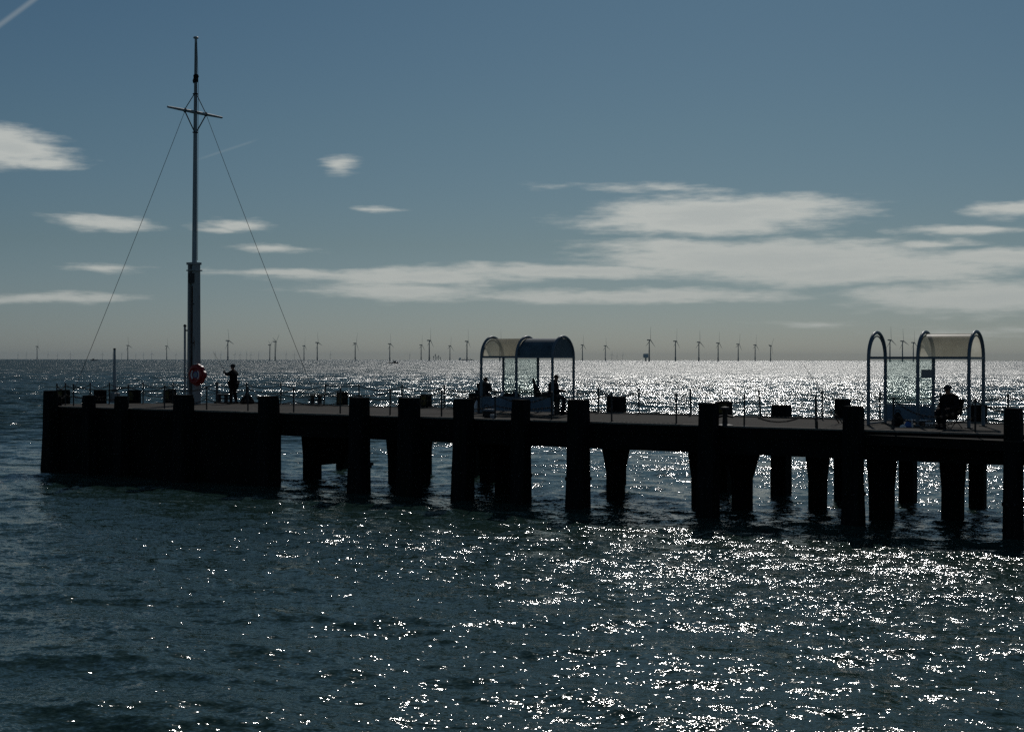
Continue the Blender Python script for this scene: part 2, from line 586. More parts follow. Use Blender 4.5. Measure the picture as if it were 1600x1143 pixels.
# ------------------------------------------------------------------ the sea
def build_sea():
    # polar sheet, finely meshed in the sector in front and coarse round the rest
    a_f = np.linspace(-R(25), R(25), 760)
    a_r = np.linspace(R(25), R(335), 60)[1:-1]
    az = np.concatenate([a_f, a_r])
    r1 = np.exp(np.linspace(math.log(11.0), math.log(420.0), 1250))
    r2 = np.exp(np.linspace(math.log(420.0), math.log(30000.0), 120))[1:]
    rad = np.concatenate([[0.5, 3.0, 7.0], r1, r2])
    nr, na = len(rad), len(az)
    RR, AA = np.meshgrid(rad, az, indexing='ij')
    X = (RR * np.sin(AA)).astype(np.float64)
    Y = (RR * np.cos(AA)).astype(np.float64)
    dr = np.gradient(rad)
    da = np.full(na, (a_f[1] - a_f[0]))
    da[len(a_f):] = (a_r[1] - a_r[0])
    spacing = np.maximum(dr[:, None], rad[:, None] * da[None, :])
    Z = np.zeros_like(X)
    DX = np.zeros_like(X)
    DY = np.zeros_like(X)
    rng = np.random.default_rng(11)
    n = 110
    lam = np.exp(np.linspace(math.log(0.28), math.log(11.0), n)) * rng.uniform(0.95, 1.05, n)
    main = R(248)       # travelling towards the viewer and to the left
    nf = len(a_f)
    for i in range(n):
        l = lam[i]
        spread = R(85) if l < 2 else R(45)
        th = main + rng.normal(0, 1) * spread * 0.6
        k = 2 * math.pi / l
        sl = 0.022 if l < 1.0 else (0.020 if l < 3.5 else 0.008 * (3.5 / l) ** 0.35)
        a = sl / k
        ph = rng.uniform(0, 2 * math.pi)
        if l < 2.2:
            rows = np.where(rad * (a_f[1] - a_f[0]) < l / 3.0)[0]
            rows = rows[dr[rows] < l / 3.0]
            if len(rows) == 0: continue
            hi = rows.max() + 1
            s_ = (slice(0, hi), slice(0, nf))
        else:
            s_ = (slice(0, nr), slice(0, na))
        x, y, sp = X[s_], Y[s_], spacing[s_]
        w = np.clip((l / sp - 2.5) / 2.5, 0, 1)
        q = k * (math.cos(th) * x + math.sin(th) * y) + ph
        c, s = np.cos(q), np.sin(q)
        Z[s_] += a * c * w
        DX[s_] -= 0.75 * a * math.cos(th) * s * w
        DY[s_] -= 0.75 * a * math.sin(th) * s * w
    co = np.stack([X + DX, Y + DY, Z], -1).reshape(-1, 3)
    co = np.vstack([co, [[0, 0, 0]]]).astype(np.float32)
    ii, jj = np.meshgrid(np.arange(nr - 1), np.arange(na), indexing='ij')
    j2 = (jj + 1) % na
    quads = np.stack([ii * na + jj, ii * na + j2, (ii + 1) * na + j2, (ii + 1) * na + jj], -1).reshape(-1, 4)[:, ::-1]
    centre = nr * na
    tj = np.arange(na)
    tris = np.stack([np.full(na, centre), tj, (tj + 1) % na], -1)[:, ::-1]
    me = bpy.data.meshes.new('sea')
    nq, nt = len(quads), len(tris)
    me.vertices.add(len(co))
    me.vertices.foreach_set('co', co.ravel())
    me.loops.add(nq * 4 + nt * 3)
    me.loops.foreach_set('vertex_index', np.concatenate([quads.ravel(), tris.ravel()]).astype(np.int32))
    me.polygons.add(nq + nt)
    ls = np.concatenate([np.arange(nq) * 4, nq * 4 + np.arange(nt) * 3]).astype(np.int32)
    me.polygons.foreach_set('loop_start', ls)
    me.polygons.foreach_set('use_smooth', np.ones(nq + nt, dtype=bool))
    me.update(calc_edges=True)
    me.validate()
    me.materials.append(MATS['sea_water'])
    o = obj('sea', me)
    o['kind'] = 'structure'
    o['label'] = 'choppy dark sea glittering in the low sun'
    if me.polygons[1000].normal.z < 0:
        me.flip_normals()
    return o


build_sea()

# ------------------------------------------------------------------ air
def build_haze():
    mb = MB().box((0, 0, 69.0), (64000, 64000, 142.0))
    m = bpy.data.materials.new('sea_haze')
    m.use_nodes = True
    g = NT(m.node_tree)
    g.n.clear()
    out = g.new('ShaderNodeOutputMaterial')
    pv = g.new('ShaderNodeVolumePrincipled')
    pv.inputs['Color'].default_value = (0.72, 0.90, 1.0, 1)
    pv.inputs['Density'].default_value = 1.7e-5
    pv.inputs['Anisotropy'].default_value = 0.0
    g.l.new(pv.outputs[0], out.inputs['Volume'])
    MATS['sea_haze'] = m
    o = obj('haze', mb.mesh('haze', 'sea_haze'))
    o['kind'] = 'stuff'
    o['label'] = 'thin haze lying over the sea towards the horizon'


build_haze()

# ------------------------------------------------------------------ the pier
FASCIA = 0.80
END_S = 62.0


def far_t(s):
    """the far edge of the deck closes in slightly on the near one towards the shore"""
    return 8.35 - 0.040 * s


def build_pier():
    pier = thing('pier', 'long dark pier on thick timber piles crossing the whole view', 'pier', P(0, 0, 0), TH)
    C1 = to_pier(-19.95, 63.3)      # seaward far corner
    C2 = to_pier(-13.6, 65.2)
    outline = [(-0.55, 0.0), (END_S, 0.0), (END_S, far_t(END_S)), (C2[0] + .3, far_t(C2[0])), (C1[0], C1[1])]

    def slab(poly, z0, z1):
        mb = MB()
        n = len(poly)
        mb.add([(x, y, z0) for x, y in poly] + [(x, y, z1) for x, y in poly],
               [tuple(reversed(range(n))), tuple(range(n, 2 * n))] + [(i, (i + 1) % n, (i + 1) % n + n, i + n) for i in range(n)])
        return mb

    def inset(poly, d):
        cx = sum(p[0] for p in poly) / len(poly)
        cy = sum(p[1] for p in poly) / len(poly)
        return [(x + (d if x < cx else -d), y + (d if y < cy else -d)) for x, y in poly]
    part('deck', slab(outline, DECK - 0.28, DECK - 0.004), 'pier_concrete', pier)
    # asphalt surface, bay by bay
    edges = [C2[0] + 0.3 + .0] + [4 + 5.2 * i for i in range(12)]
    s0 = edges[0] + 0.02
    head = [(-0.40, 0.32), (C2[0] + .28, 0.32), (C2[0] + .28, far_t(C2[0]) - .3), (C1[0] + .35, C1[1] - .25)]
    top = slab(head, DECK - 0.004, DECK + 0.012)
    part('surface_bay', top, 'deck_asphalt', pier)
    xs = [C2[0] + 0.31] + [x for x in [C2[0] + 0.31 + 5.3 * k for k in range(1, 13)] if x < END_S - 1] + [END_S]
    for a, b in zip(xs[:-1], xs[1:]):
        dz = random.uniform(-0.004, 0.004)
        part('surface_bay', slab([(a + .012, 0.32), (b - .012, 0.32), (b - .012, far_t(b) - .3), (a + .012, far_t(a) - .3)],
                                 DECK - 0.004, DECK + 0.012 + dz), 'deck_asphalt', pier)
    # kerb stones along both edges
    L = 2.65
    k = 0
    s = -0.5
    while s < END_S - 0.2:
        e = min(s + L, END_S)
        mb = MB().bbox_post((s + e) / 2, 0.15, [(DECK - .003, (e - s) / 2 - .012, 0.155, 0, 0), (DECK + 0.045 + random.uniform(-.008, .008), (e - s) / 2 - .014, 0.15, 0, 0)], .1, .003)
        part('kerb_stone', mb, 'kerb_concrete', pier)
        s = e
    s = C2[0] + 0.5
    while s < END_S - 0.2:
        e = min(s + L, END_S)
        y = far_t((s + e) / 2) - 0.14
        mb = MB().bbox_post((s + e) / 2, y, [(DECK - .003, (e - s) / 2 - .012, 0.13, 0, 0), (DECK + 0.05, (e - s) / 2 - .014, 0.12, 0, 0)], .1, .003)
        part('kerb_stone', mb, 'kerb_concrete', pier)
        s = e
    # long beams under the edges and middle
    s440 = s_on(443.5, 0.2)
    for t, w in ((0.30, 0.50), (3.9, 0.40), (7.2, 0.40)):
        part('edge_beam' if t != 3.9 else 'middle_beam', MB().box(((s440 + END_S) / 2, t if t < 7 else 6.6, DECK - .28 - (FASCIA - .28) / 2 - .001),
             (END_S - s440, w, FASCIA - .28)), 'pier_concrete', pier)
    # ledge that widens along the shelter bay
    sa, sb = s_on(1346, 0), END_S
    sc_ = s_on(1600, -0.6)
    lp = [(sa, -0.003), (sa, -0.12), (sc_, -1.05), (sb, -1.3), (sb, -0.003)]
    part('ledge', slab(lp, DECK - 0.36, DECK - 0.105), 'pier_concrete', pier)
    part('ledge_top', slab(lp, DECK - 0.105, DECK - 0.09), 'deck_asphalt', pier)
    # solid head
    hd = [(-0.45, 0.06), (s440, 0.06), (s_on(432, 7.5), 7.5), (C2[0] + .2, min(C2[1] - .3, 7.9)), (C1[0] + .15, C1[1] - .12)]
    part('head_wall', slab(hd, -2.2, DECK - .281), 'pier_concrete', pier)
    lump = MB()
    lump.bbox_post(s440 + 0.12, 2.6, [(0.7, .10, .8, 0, 0), (0.95, .2, 1.0, 0, 0), (1.7, .22, 1.0, 0, 0), (DECK - .29, .24, 1.0, 0, 0)], .3, .02)
    part('head_rib', lump, 'pier_concrete', pier)

    # front row: bearing of left and right side, top row, deck row
    front = [(68, 90, .66, 1), (129, 149, .50, 0), (179, 200, .50, 0), (271, 303, .60, 0), (403, 436, .62, 0), (545, 578, .64, 0),
             (622, 657, .66, 0), (708, 741, .66, 0), (799, 829, .68, 0), (886, 922, .70, 0), (1090, 1124, .68, 0), (1317, 1351, .68, 0),
             (1568, 1600, .72, 0), (1800, 1838, .70, 0)]
    for (x0, x1, h, corner) in front:
        c = (x0 + x1) / 2
        t = -0.33
        s = s_on(c, t)
        if x0 > 1500: t = -0.75; s = s_on(c, t)
        d = depth(s, t)
        a = (x1 - x0 + 0.5) / F * d / 1.31
        hx = a / 2
        lean = random.uniform(-.03, .03)
        lv = [(-2.4, hx * 1.22, hx * 1.22, lean * 2, -.04), (0.0, hx * 1.14, hx * 1.14, lean, -.02), (1.3, hx * 1.04, hx * 1.05, lean * .4, 0), (DECK - .2, hx, hx, 0, 0),
              (DECK + h - .12, hx * .98, hx * .98, 0, 0), (DECK + h, hx * .93, hx * .9, 0, 0)]
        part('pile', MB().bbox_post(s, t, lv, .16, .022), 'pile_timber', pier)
        for zb_, k_ in ((0.95, 1.1),):
            part('strap', MB().bbox_post(s, t, [(zb_ - .05, hx * 1.03 * k_ + .012, hx * 1.03 * k_ + .012, 0, 0), (zb_ + .05, hx * 1.03 * k_ + .012, hx * 1.03 * k_ + .012, 0, 0)], .16), 'pile_timber', pier)
            for sx in (-.5, .5):
                part('bolt', MB().lathe([(0, 0), (.03, 0), (.03, .03), (0, .04)], 6, (s + sx * hx, t - hx * 1.03 * k_ - .012, zb_), Matrix.Rotation(R(90), 3, 'X')), 'dark_steel', pier)
        # timber cap plank bolted on top
        part('pile_cap', MB().bbox_post(s, t, [(DECK + h + .002, hx * .97, hx * .95, 0, 0), (DECK + h + .035, hx * .95, hx * .93, 0, 0)], .16, .006), 'pile_timber', pier)
    # extra corner pile seaward
    part('pile', MB().bbox_post(-0.72, 0.35, [(-2.4, .42, .42, -.14, 0), (0, .38, .38, -.07, 0), (DECK - .1, .30, .30, 0, 0), (DECK + .42, .28, .28, 0, 0), (DECK + .52, .2, .2, 0, 0)], .3, .01), 'pile_timber', pier)

    # far row: blocks standing above the far edge
    back = [(89, 109, 632, .60, 1), (147, 166, 631, .58, 0), (200, 220, 630.5, .56, 1), (255.5, 275, 629.5, .56, 1), (525.5, 543.5, 633.7, .56, 1), (656, 675, 636.5, .54, 1),
            (733, 750, 638.5, .62, 0), (948, 979, 645, .60, 0), (1118, 1145, 649.4, .50, 1), (1204.5, 1237.5, 651.8, .42, 0),
            (1303, 1330.5, 655.5, .66, 0), (1513, 1543.5, 661.5, .56, 0), (1404, 1434, None, -.1, 0), (1690, 1722, None, .5, 0), (1860, 1890, None, .5, 0)]
    for (x0, x1, row, h, yel) in back:
        c = (x0 + x1) / 2
        if c < 300:
            v = ground(c, row - 1.5)
            s, t = to_pier(v.x, v.y)
        else:
            t = 8.0
            for _ in range(6):
                s = s_on(c, t)
                t = far_t(s) + 0.30
        d = depth(s, t)
        hx = (x1 - x0) / F * d / 1.30 / 2
        lv = [(-2.4, hx * 1.05, hx * 1.05, 0, 0), (0.0, hx, hx, 0, 0), (DECK - .3, hx, hx, 0, 0), (DECK + h, hx * .97, hx * .97, 0, 0), (DECK + h + .03, hx * .9, hx * .9, 0, 0)]
        part('pile', MB().bbox_post(s, t, lv, .1, .012), 'pile_timber', pier)
        if yel:
            part('painted_plate', MB().bbox_post(s + hx * .25, t - hx - .022, [(DECK + .12, hx * .62, .018, 0, 0), (DECK + h - .04, hx * .60, .018, 0, 0)], .1), 'yellow_worn', pier,
                 label='worn yellow plate on the pile')
    # middle columns with flared heads: bearings at top, at water, t line
    mid = [(469, 504, 474, 502, 3.4), (604, 676, 608, 672, 4.3), (747, 790, 750, 774, 6.0), (768, 830, 774, 826, 3.4), (938, 987, 948, 977, 3.2), (1071, 1122, 1081, 1117, 2.6),
           (1122, 1184, 1144, 1177, 3.0), (1257, 1299, 1263, 1293, 4.6), (1354, 1404, 1358, 1399, 2.6), (1466, 1512, 1471, 1508, 3.4), (1640, 1690, 1646, 1684, 3)]
    for (x0, x1, b0, b1, t) in mid:
        s = s_on((b0 + b1) / 2, t)
        d = depth(s, t)
        hb = (b1 - b0) / F * d / 1.28 / 2
        ht = (x1 - x0) / F * d / 1.28 / 2
        lv = [(-2.4, hb, hb, 0, 0), (0.2, hb, hb, 0, 0), (0.9, hb * 1.03, hb, 0, 0), (1.65, ht * .97, min(ht, hb * 1.1), 0, 0), (DECK - .281, ht, min(ht, hb * 1.15), 0, 0)]
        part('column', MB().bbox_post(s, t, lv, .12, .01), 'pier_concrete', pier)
        part('cross_beam', MB().box((s, 3.9, DECK - .281 - .19), (.42, 6.2, .38)), 'pier_concrete', pier)
    # braces seen through the first opening
    s = s_on(536, 6.5)
    part('brace', MB().bbox_post(s - .35, 6.4, [(1.42, .55, .2, .35, 0), (1.62, 1.0, .2, 0, 0), (DECK - .29, 1.15, .2, 0, 0)], .1, .01), 'pier_concrete', pier)
    part('brace', MB().bbox_post(s_on(592, 6.4), 6.4, [(1.55, .42, .2, 0, 0), (DECK - .29, .5, .2, 0, 0)], .1, .01), 'pier_concrete', pier)
    part('bolt_bracket', MB().box((s_on(578, 0) + .12, -.15, 1.05), (.25, .12, .1)), 'dark_steel', pier)
    return pier


build_pier()

# ------------------------------------------------------------------ chain railings
def chain_pts(a, b, sag, n):
    a, b = Vector(a), Vector(b)
    out = []
    for i in range(n + 1):
        k = i / n
        p = a.lerp(b, k)
        p.z -= sag * 4 * k * (1 - k)
        out.append(p)
    return out


def chain_mesh(a, b, sag, floor=None):
    mb = MB()
    n = max(6, int((Vector(b) - Vector(a)).length * 1.06 / 0.085))
    pts = chain_pts(a, b, sag, n)
    if floor is not None:
        for p in pts: p.z = max(p.z, floor + .014)
    for i in range(n):
        p, q = pts[i], pts[i + 1]
        t = (q - p).normalized()
        up = Vector((0, 0, 1))
        side = t.cross(up).normalized()
        w = side if i % 2 else t.cross(side).normalized()
        c = (p + q) / 2
        h = (q - p).length / 2 + .012
        ring = []
        for kx, kw in ((-1, .35), (-.55, 1), (.55, 1), (1, .35), (1, -.35), (.55, -1), (-.55, -1), (-1, -.35)):
            ring.append(c + t * h * kx + w * 0.022 * kw)
        nrm = t.cross(w).normalized()
        vs, fs = [], []
        for j, rp in enumerate(ring):
            o = (rp - c).normalized()
            r = 0.012
            vs += [rp + o * r, rp + nrm * r, rp - o * r, rp - nrm * r]
        for j in range(8):
            j2 = (j + 1) % 8
            for m_ in range(4):
                fs.append((j * 4 + m_, j2 * 4 + m_, j2 * 4 + (m_ + 1) % 4, j * 4 + (m_ + 1) % 4))
        mb.add(vs, fs)
    return mb


POST = MB().tube([(0, 0, 0), (0, 0, .90)], .028, 8)
POST.lathe([(.0, .88), (.03, .895), (.038, .925), (.028, .955), (.0, .965)], 8)
POST.lathe([(.0, 0.0), (.065, 0.0), (.065, .018), (.03, .03), (.0, .03)], 10)
POST.torus((0, 0, .46), .03, .010, None, 8, 5)
post_me = POST.mesh('post', 'dark_steel', True)


def fence(label, posts, spans):
    """posts: (s, t, lean); spans: for each gap a list of (height, sag, kind)"""
    f = thing('chain_railing', label, 'railing', P(0, 0, 0), TH, 'chain railings round the pier deck')
    tops = []
    for (s, t, ln) in posts:
        o = obj('post', post_me, f, (s, t, DECK + .012))
        o.rotation_euler = (0.3 * ln, ln, 0)
        tops.append((s, t, ln))
    for i, sp in enumerate(spans):
        a, b = tops[i], tops[i + 1]
        for (h, sag, lie) in sp:
            A = (a[0] + a[2] * h, a[1], DECK + h)
            B = (b[0] + b[2] * h, b[1], DECK + h)
            if lie:
                B = (b[0], b[1], DECK + .06)
                A = (a[0], a[1], DECK + .06)
            part('chain', chain_mesh(A, B, sag, DECK + .012), 'rusty_chain', f)
    return f


near_x = [115, 200.5, 257, 323, 387.5, 459, 531.6, 609.5, 690, 774, 862, 956, 1057, 1163, 1275, 1396, 1524, 1660, 1800]
nposts = [(s_on(x, 0.42), 0.42, random.uniform(-.02, .02)) for x in near_x]
U = [(.88, .16, 0)]
T = [(.88, .16, 0), (.46, .14, 0)]
nsp = [T, U, [(.88, .12, 0), (.46, .2, 0)], T, T, T, [(.88, .18, 0)], T, T, [(.88, .3, 0), (.46, .1, 0)], T, [(.3, .3, 1)], [], [(.88, .62, 0)][:0], [], [(.88, .45, 0), (.46, .25, 0)], [(.88, .30, 0)], U, U]
nsp = nsp[:len(nposts) - 1]
fence('rusty chain railing along the near edge of the pier deck', nposts, nsp)

far_x = [438.7, 506, 561, 628, 694, 752, 812, 872, 935, 998.5, 1079.5, 1189, 1285, 1375, 1470, 1575, 1690]
fp = [(340, .0), (383, .05)]
fposts = []
for x in [340, 385] + far_x:
    t = 7.8
    for _ in range(5):
        s = s_on(x, t)
        t = far_t(s) - .42
    lean = {506: .16, 1189: -.10}.get(x, random.uniform(-.02, .02))
    fposts.append((s, t, lean))
low = [(.46, .5, 1)]
fsp = [T, T, T, [(.88, .03, 0), (.46, .05, 0)], T, T, T, T, U, U, [(.88, .25, 0)], [(.1, .02, 1)], [], [(.1, .02, 1)], [], U, U, U]
fence('chain railing along the far edge of the pier deck', fposts, fsp[:len(fposts) - 1])
hposts = []
for x, row in ((88.7, 633.5), (102.5, 632), (141, 631), (171, 630.5), (223.7, 630), (270.5, 629.5), (338, 629.3)):
    v = ground(x + .0, row + 1.2)
    s, t = to_pier(v.x, v.y)
    hposts.append((s, t, random.uniform(-.02, .02)))
fence('chain railing round the seaward head of the pier', hposts, [T, T, T, U, T, T])

# ------------------------------------------------------------------ signal mast
MV = ground(303, 632.4)
MS, MT = to_pier(MV.x, MV.y)


def build_mast():
    m = thing('signal_mast', 'tall signal mast with crossyard on a white rust-streaked column', 'mast', MV + Vector((0, 0, .012)), TH)
    H = 6.15
    lean = math.tan(R(0.45))
    for x in (-0.165, 0.165):
        mb = MB().bbox_post(x, 0, [(0, .060, .20, 0, 0), (H, .052, .17, lean * .3, 0)], .15)
        part('cheek', mb, 'mast_white', m)
    part('web', MB().bbox_post(0, .05, [(0, .103, .12, 0, 0), (H - .05, .112, .09, 0.0, 0)], .05), 'mast_rusty', m)
    part('collar', MB().box((0, 0, H + .02), (.50, .42, .10)).box((0.02, 0, H - .28), (.53, .45, .05)), 'mast_white', m)
    part('nameplate', MB().box((.05, -.20, H - .62), (.32, .05, .42)), 'dark_steel', m, label='black box near the top of the column')
    for z in (1.0, 2.7, 4.4):
        part('bolt', MB().lathe([(0, 0), (.035, 0), (.035, .04), (0, .04)], 8, (.165, -.20, z), Matrix.Rotation(R(90), 3, 'X')), 'dark_steel', m)
    part('foot_plate', MB().box((0, 0, .02), (.75, .70, .04)), 'dark_steel', m)
    zt = 16.0
    pole = MB().tube([(lean * z - .02, 0.0, z) for z in (5.2, 9, 12, 14.2, zt)], [.115, .10, .085, .07, .055], 12)
    part('pole', pole, 'mast_pole_paint', m, True)
    top = Vector((lean * zt - .02, 0, zt))
    part('truck', MB().lathe([(0, 0), (.11, 0), (.12, .04), (.08, .08), (0, .09)], 12, top), 'mast_pole_paint', m, True)
    zy = 12.78
    cx = lean * zy - .02
    yard = part('crossyard', MB().tube([(cx, -1.62, zy), (cx, 0, zy + .0), (cx, 1.62, zy)], [.045, .075, .045], 10), 'mast_pole_paint', m, True)
    for y in (-.62, .62):
        part('yard_band', MB().torus((cx, y, zy), .085, .02, Matrix.Rotation(R(90), 3, 'X'), 12, 6), 'dark_steel', m)
        part('strut', MB().tube([(cx, y, zy - .05), (cx, y * .1, zy - .85)], .026, 6), 'dark_steel', m)
        part('brace', MB().tube([(cx, y, zy + .05), (cx, y * .12, zy + .78)], .018, 6), 'dark_steel', m)
    for z in (zy - .88, zy + .80, zy):
        part('mast_band', MB().torus((lean * z - .02, 0, z), .105, .024, None, 12, 6), 'dark_steel', m)
    # furled cloth and halyard
    part('wrap', MB().lathe([(.07, -.22), (.12, -.12), (.10, .02), (.13, .12), (.07, .2)], 9, (lean * 14.2 - .02, 0, 14.25), Matrix.Rotation(R(14), 3, 'Y')), 'black_cloth', m)
    hx = .16
    part('halyard', MB().tube([(lean * zt + .06, -.02, zt - .15), (lean * 14 + hx, -.02, 14.0), (lean * 9 + hx + .02, -.02, 9), (hx + .08, -.02, 6.3)], .011, 5), 'rope_dark', m)
    part('halyard', MB().tube([(lean * zt + .02, -.06, zt - .2), (lean * 13 + hx - .05, -.06, 13.0)], .010, 5), 'rope_dark', m)
    # stays go down to the deck
    inv = Matrix.Rotation(-TH, 3, 'Z')
    for y, (bx, row) in ((-.62, (106, 633.5)), (.66, (498, 631.8))):
        g_ = ground(bx, row)
        e = inv @ (g_ - MV)
        a = Vector((cx, y, zy - .03))
        pts = [a.lerp(e, k) - Vector((0, 0, .10 * 4 * k * (1 - k))) for k in [i / 10 for i in range(11)]]
        part('stay', MB().tube(pts, .0105, 5), 'dark_steel', m)
    # small pipe beside the column
    part('side_pipe', MB().tube([(-.43, -.12, 0), (-.43, -.12, 3.42)], .048, 10), 'mast_pole_paint', m, True)
    part('pipe_cap', MB().lathe([(0, 0), (.07, 0), (.07, .05), (.03, .10), (0, .10)], 10, (-.43, -.12, 3.42)), 'dark_steel', m)
    for z in (1.2, 3.25):
        part('pipe_clip', MB().box((-.32, -.10, z), (.22, .05, .06)), 'dark_steel', m)


build_mast()


def build_lifebuoy():
    c = Vector((.50, -.32, 1.33))
    base = MV + Matrix.Rotation(TH, 3, 'Z') @ c
    lb = thing('lifebuoy', 'red lifebuoy in its round red housing hung on the mast column', 'lifebuoy', base, TH)
    RX = Matrix.Rotation(R(90), 3, 'X')
    # housing: lobed shell
    n = 32
    ring = []
    def shell(y, k):
        out = []
        for i in range(n):
            a = 2 * math.pi * i / n
            r = .47 * k * (1 + .035 * math.cos(8 * a))
            if abs(math.cos(a)) > .93 and math.cos(a) > 0: r += .05 * k
            out.append((r * math.cos(a), y, r * math.sin(a)))
        return out
    part('housing', MB().loft([shell(.09, 1), shell(-.02, 1.02), shell(-.06, .95)]), 'red_plastic', lb, False)
    part('ring', MB().torus((0, -.075, 0), .33, .075, RX, 32, 10), 'red_plastic', lb, True)
    for a in (0, 180):
        part('white_band', MB().torus((0, -.085, 0), .235, .036, RX, 8, 8, R(a - 48), R(a + 48)), 'white_plastic', lb, True)
    part('centre_ring', MB().torus((0, -.07, 0), .125, .022, RX, 20, 6), 'blue_plastic', lb, True)
    part('centre_disc', MB().lathe([(0, 0), (.11, 0), (.11, .02), (0, .02)], 20, (0, -.065, 0), RX), 'sign_grey', lb)
    part('top_tag', MB().box((-.02, -.03, .47), (.16, .10, .035)), 'white_plastic', lb)


build_lifebuoy()


def build_light_post():
    v = ground(179, 629)
    o = thing('light_post', 'slim pale tapered post on a small white plinth at the pier head', 'post', v + Vector((0, 0, .012)), TH)
    part('plinth', MB().bbox_post(0, 0, [(0, .20, .20, 0, 0), (.42, .19, .19, 0, 0), (.46, .15, .15, 0, 0)], .12), 'mast_white', o)
    part('shaft', MB().tube([(0, 0, .45), (0, 0, .7), (0, 0, 2.42)], [.11, .085, .052], 10), 'mast_pole_paint', o, True)
    part('cap', MB().lathe([(0, 0), (.06, 0), (.06, .06), (0, .075)], 10, (0, 0, 2.42)), 'dark_steel', o)
    part('hose', MB().torus((.0, 0, .55), .17, .03, None, 14, 6), 'rope_dark', o)


build_light_post()

# ------------------------------------------------------------------ shelters
def arch_path(cx, D, zb, rad, n=18, z0=0.0, y0=None):
    yc = D / 2
    pts = [(cx, yc - rad, z0), (cx, yc - rad, zb * .5), (cx, yc - rad, zb)]
    for i in range(1, n):
        a = math.pi - math.pi * i / n
        pts.append((cx, yc + rad * math.cos(a), zb + rad * math.sin(a)))
    pts += [(cx, yc + rad, zb), (cx, yc + rad, zb * .5), (cx, yc + rad, z0)]
    return pts


def half_shell(x0, x1, D, zb, rad, th=.012, n=16, a0=0.0, a1=math.pi):
    yc = D / 2
    mb = MB()
    rings = []
    for x in (x0, x1):
        ring = []
        for i in range(n + 1):
            a = a0 + (a1 - a0) * i / n
            ring.append((x, yc + rad * math.cos(a), zb + rad * math.sin(a)))
        for i in range(n, -1, -1):
            a = a0 + (a1 - a0) * i / n
            ring.append((x, yc + (rad - th) * math.cos(a), zb + (rad - th) * math.sin(a)))
        rings.append(ring)
    if th == 0:         # a 2 mm plastic sheet
        a, b = rings[0][:n + 1], rings[1][:n + 1]
        return mb.add(a + b, [(i, i + 1, n + 2 + i, n + 1 + i) for i in range(n)])
    return mb.loft(rings)


def half_disc(x, D, zb, rad, th=.012, n=16):
    yc = D / 2
    r = []
    for xx in (x - th / 2, x + th / 2):
        r.append([(xx, yc + rad * math.cos(math.pi * i / n), zb + .03 + rad * math.sin(math.pi * i / n)) for i in range(n + 1)])
    return MB().loft(r)


def make_shelter(v, label, bays, D, sp, H, roofs, low, glass):
    o = thing('hooped_shelter', label, 'shelter', v + Vector((0, 0, .012)), TH, 'hooped shelters on the pier')
    zb = H - D / 2
    for i in range(bays + 1):
        x = i * sp
        hoop = part('hoop', MB().tube(arch_path(x, D, zb, D / 2), .052, 10), 'shelter_paint', o, True)
        part('inner_hoop', MB().tube([(x + (.0), D / 2 + (D / 2 - .115) * math.cos(a), zb + (D / 2 - .115) * math.sin(a))
                                     for a in [math.pi * k / 16 for k in range(17)]], .022, 6), 'shelter_paint', o, True)
        for yy in (0, D):
            part('foot', MB().box((x, yy, .012), (.2, .2, .024)), 'dark_steel', o)
        part('cross_bar', MB().box((x, D / 2, zb), (.05, D - .09, .06)), 'shelter_paint', o)
    for y in (0, D):
        for i in range(bays):
            part('eaves_bar', MB().box((i * sp + sp / 2, y, zb + .002), (sp - .1, .05, .075)), 'shelter_paint', o)
    for i, mat in roofs.items():
        part('roof_sheet', half_shell(i * sp + .035, (i + 1) * sp - .035, D, zb + .03, D / 2 - .145 + .06, 0 if mat == 'cream_sheet' else .012), mat, o, True)
    for (i, y) in low:
        x0, x1 = i * sp + .055, (i + 1) * sp - .055
        n = 4
        for k in range(n):
            a, b = x0 + (x1 - x0) * k / n, x0 + (x1 - x0) * (k + 1) / n
            part('low_panel', MB().box(((a + b) / 2, y, .355), (b - a - .006, .03, .43)), 'panel_blue', o)
        part('panel_rail', MB().box(((x0 + x1) / 2, y, .60), (x1 - x0, .055, .05)), 'shelter_paint', o)
        part('panel_rail', MB().box(((x0 + x1) / 2, y, .115), (x1 - x0, .055, .04)), 'shelter_paint', o)
    for (i, y) in glass:
        x0, x1 = i * sp + .055, (i + 1) * sp - .055
        part('glass_pane', MB().box(((x0 + x1) / 2, y, (zb + .60) / 2), (x1 - x0, .01, zb - .70)), 'shelter_glass', o)
    return o, zb


S1 = ground(752, 645.5)
sh1, zb1 = make_shelter(S1, 'hooped shelter with one cream and one dark blue roof bay', 2, 1.50, 1.56, 2.84,
                        {0: 'cream_sheet', 1: 'roof_blue'}, [(0, 0), (1, 0)], [(0, 1.5)])
part('end_panel', half_disc(3.12 - .0, 1.5, zb1, .66), 'roof_blue', sh1)
# bench inside
def bench(o, x0, x1, y, z=.52, mat='dark_steel'):
    b = part('bench', MB().box(((x0 + x1) / 2, y, z), (x1 - x0, .40, .045)), mat, o)
    for x in (x0 + .1, (x0 + x1) / 2, x1 - .1):
        part('bench_leg', MB().box((x, y, (z - .02) / 2), (.05, .32, z - .024)), mat, b)
    return b


bench(sh1, -.38, 3.20, .36, .58)
for a, b in ((1.68, 2.12), (2.28, 3.05)):
    part('bench_rail', MB().tube([(a, .18, .58), (a, .18, .74), (a + .06, .18, .80), (b - .06, .18, .80), (b, .18, .74), (b, .18, .58)], .018, 8), 'dark_steel', sh1, True)
part('bench_rail', MB().tube([(.2, .18, .58), (.2, .18, .80), (1.4, .18, .80), (1.4, .18, .58)], .016, 8), 'dark_steel', sh1, True)

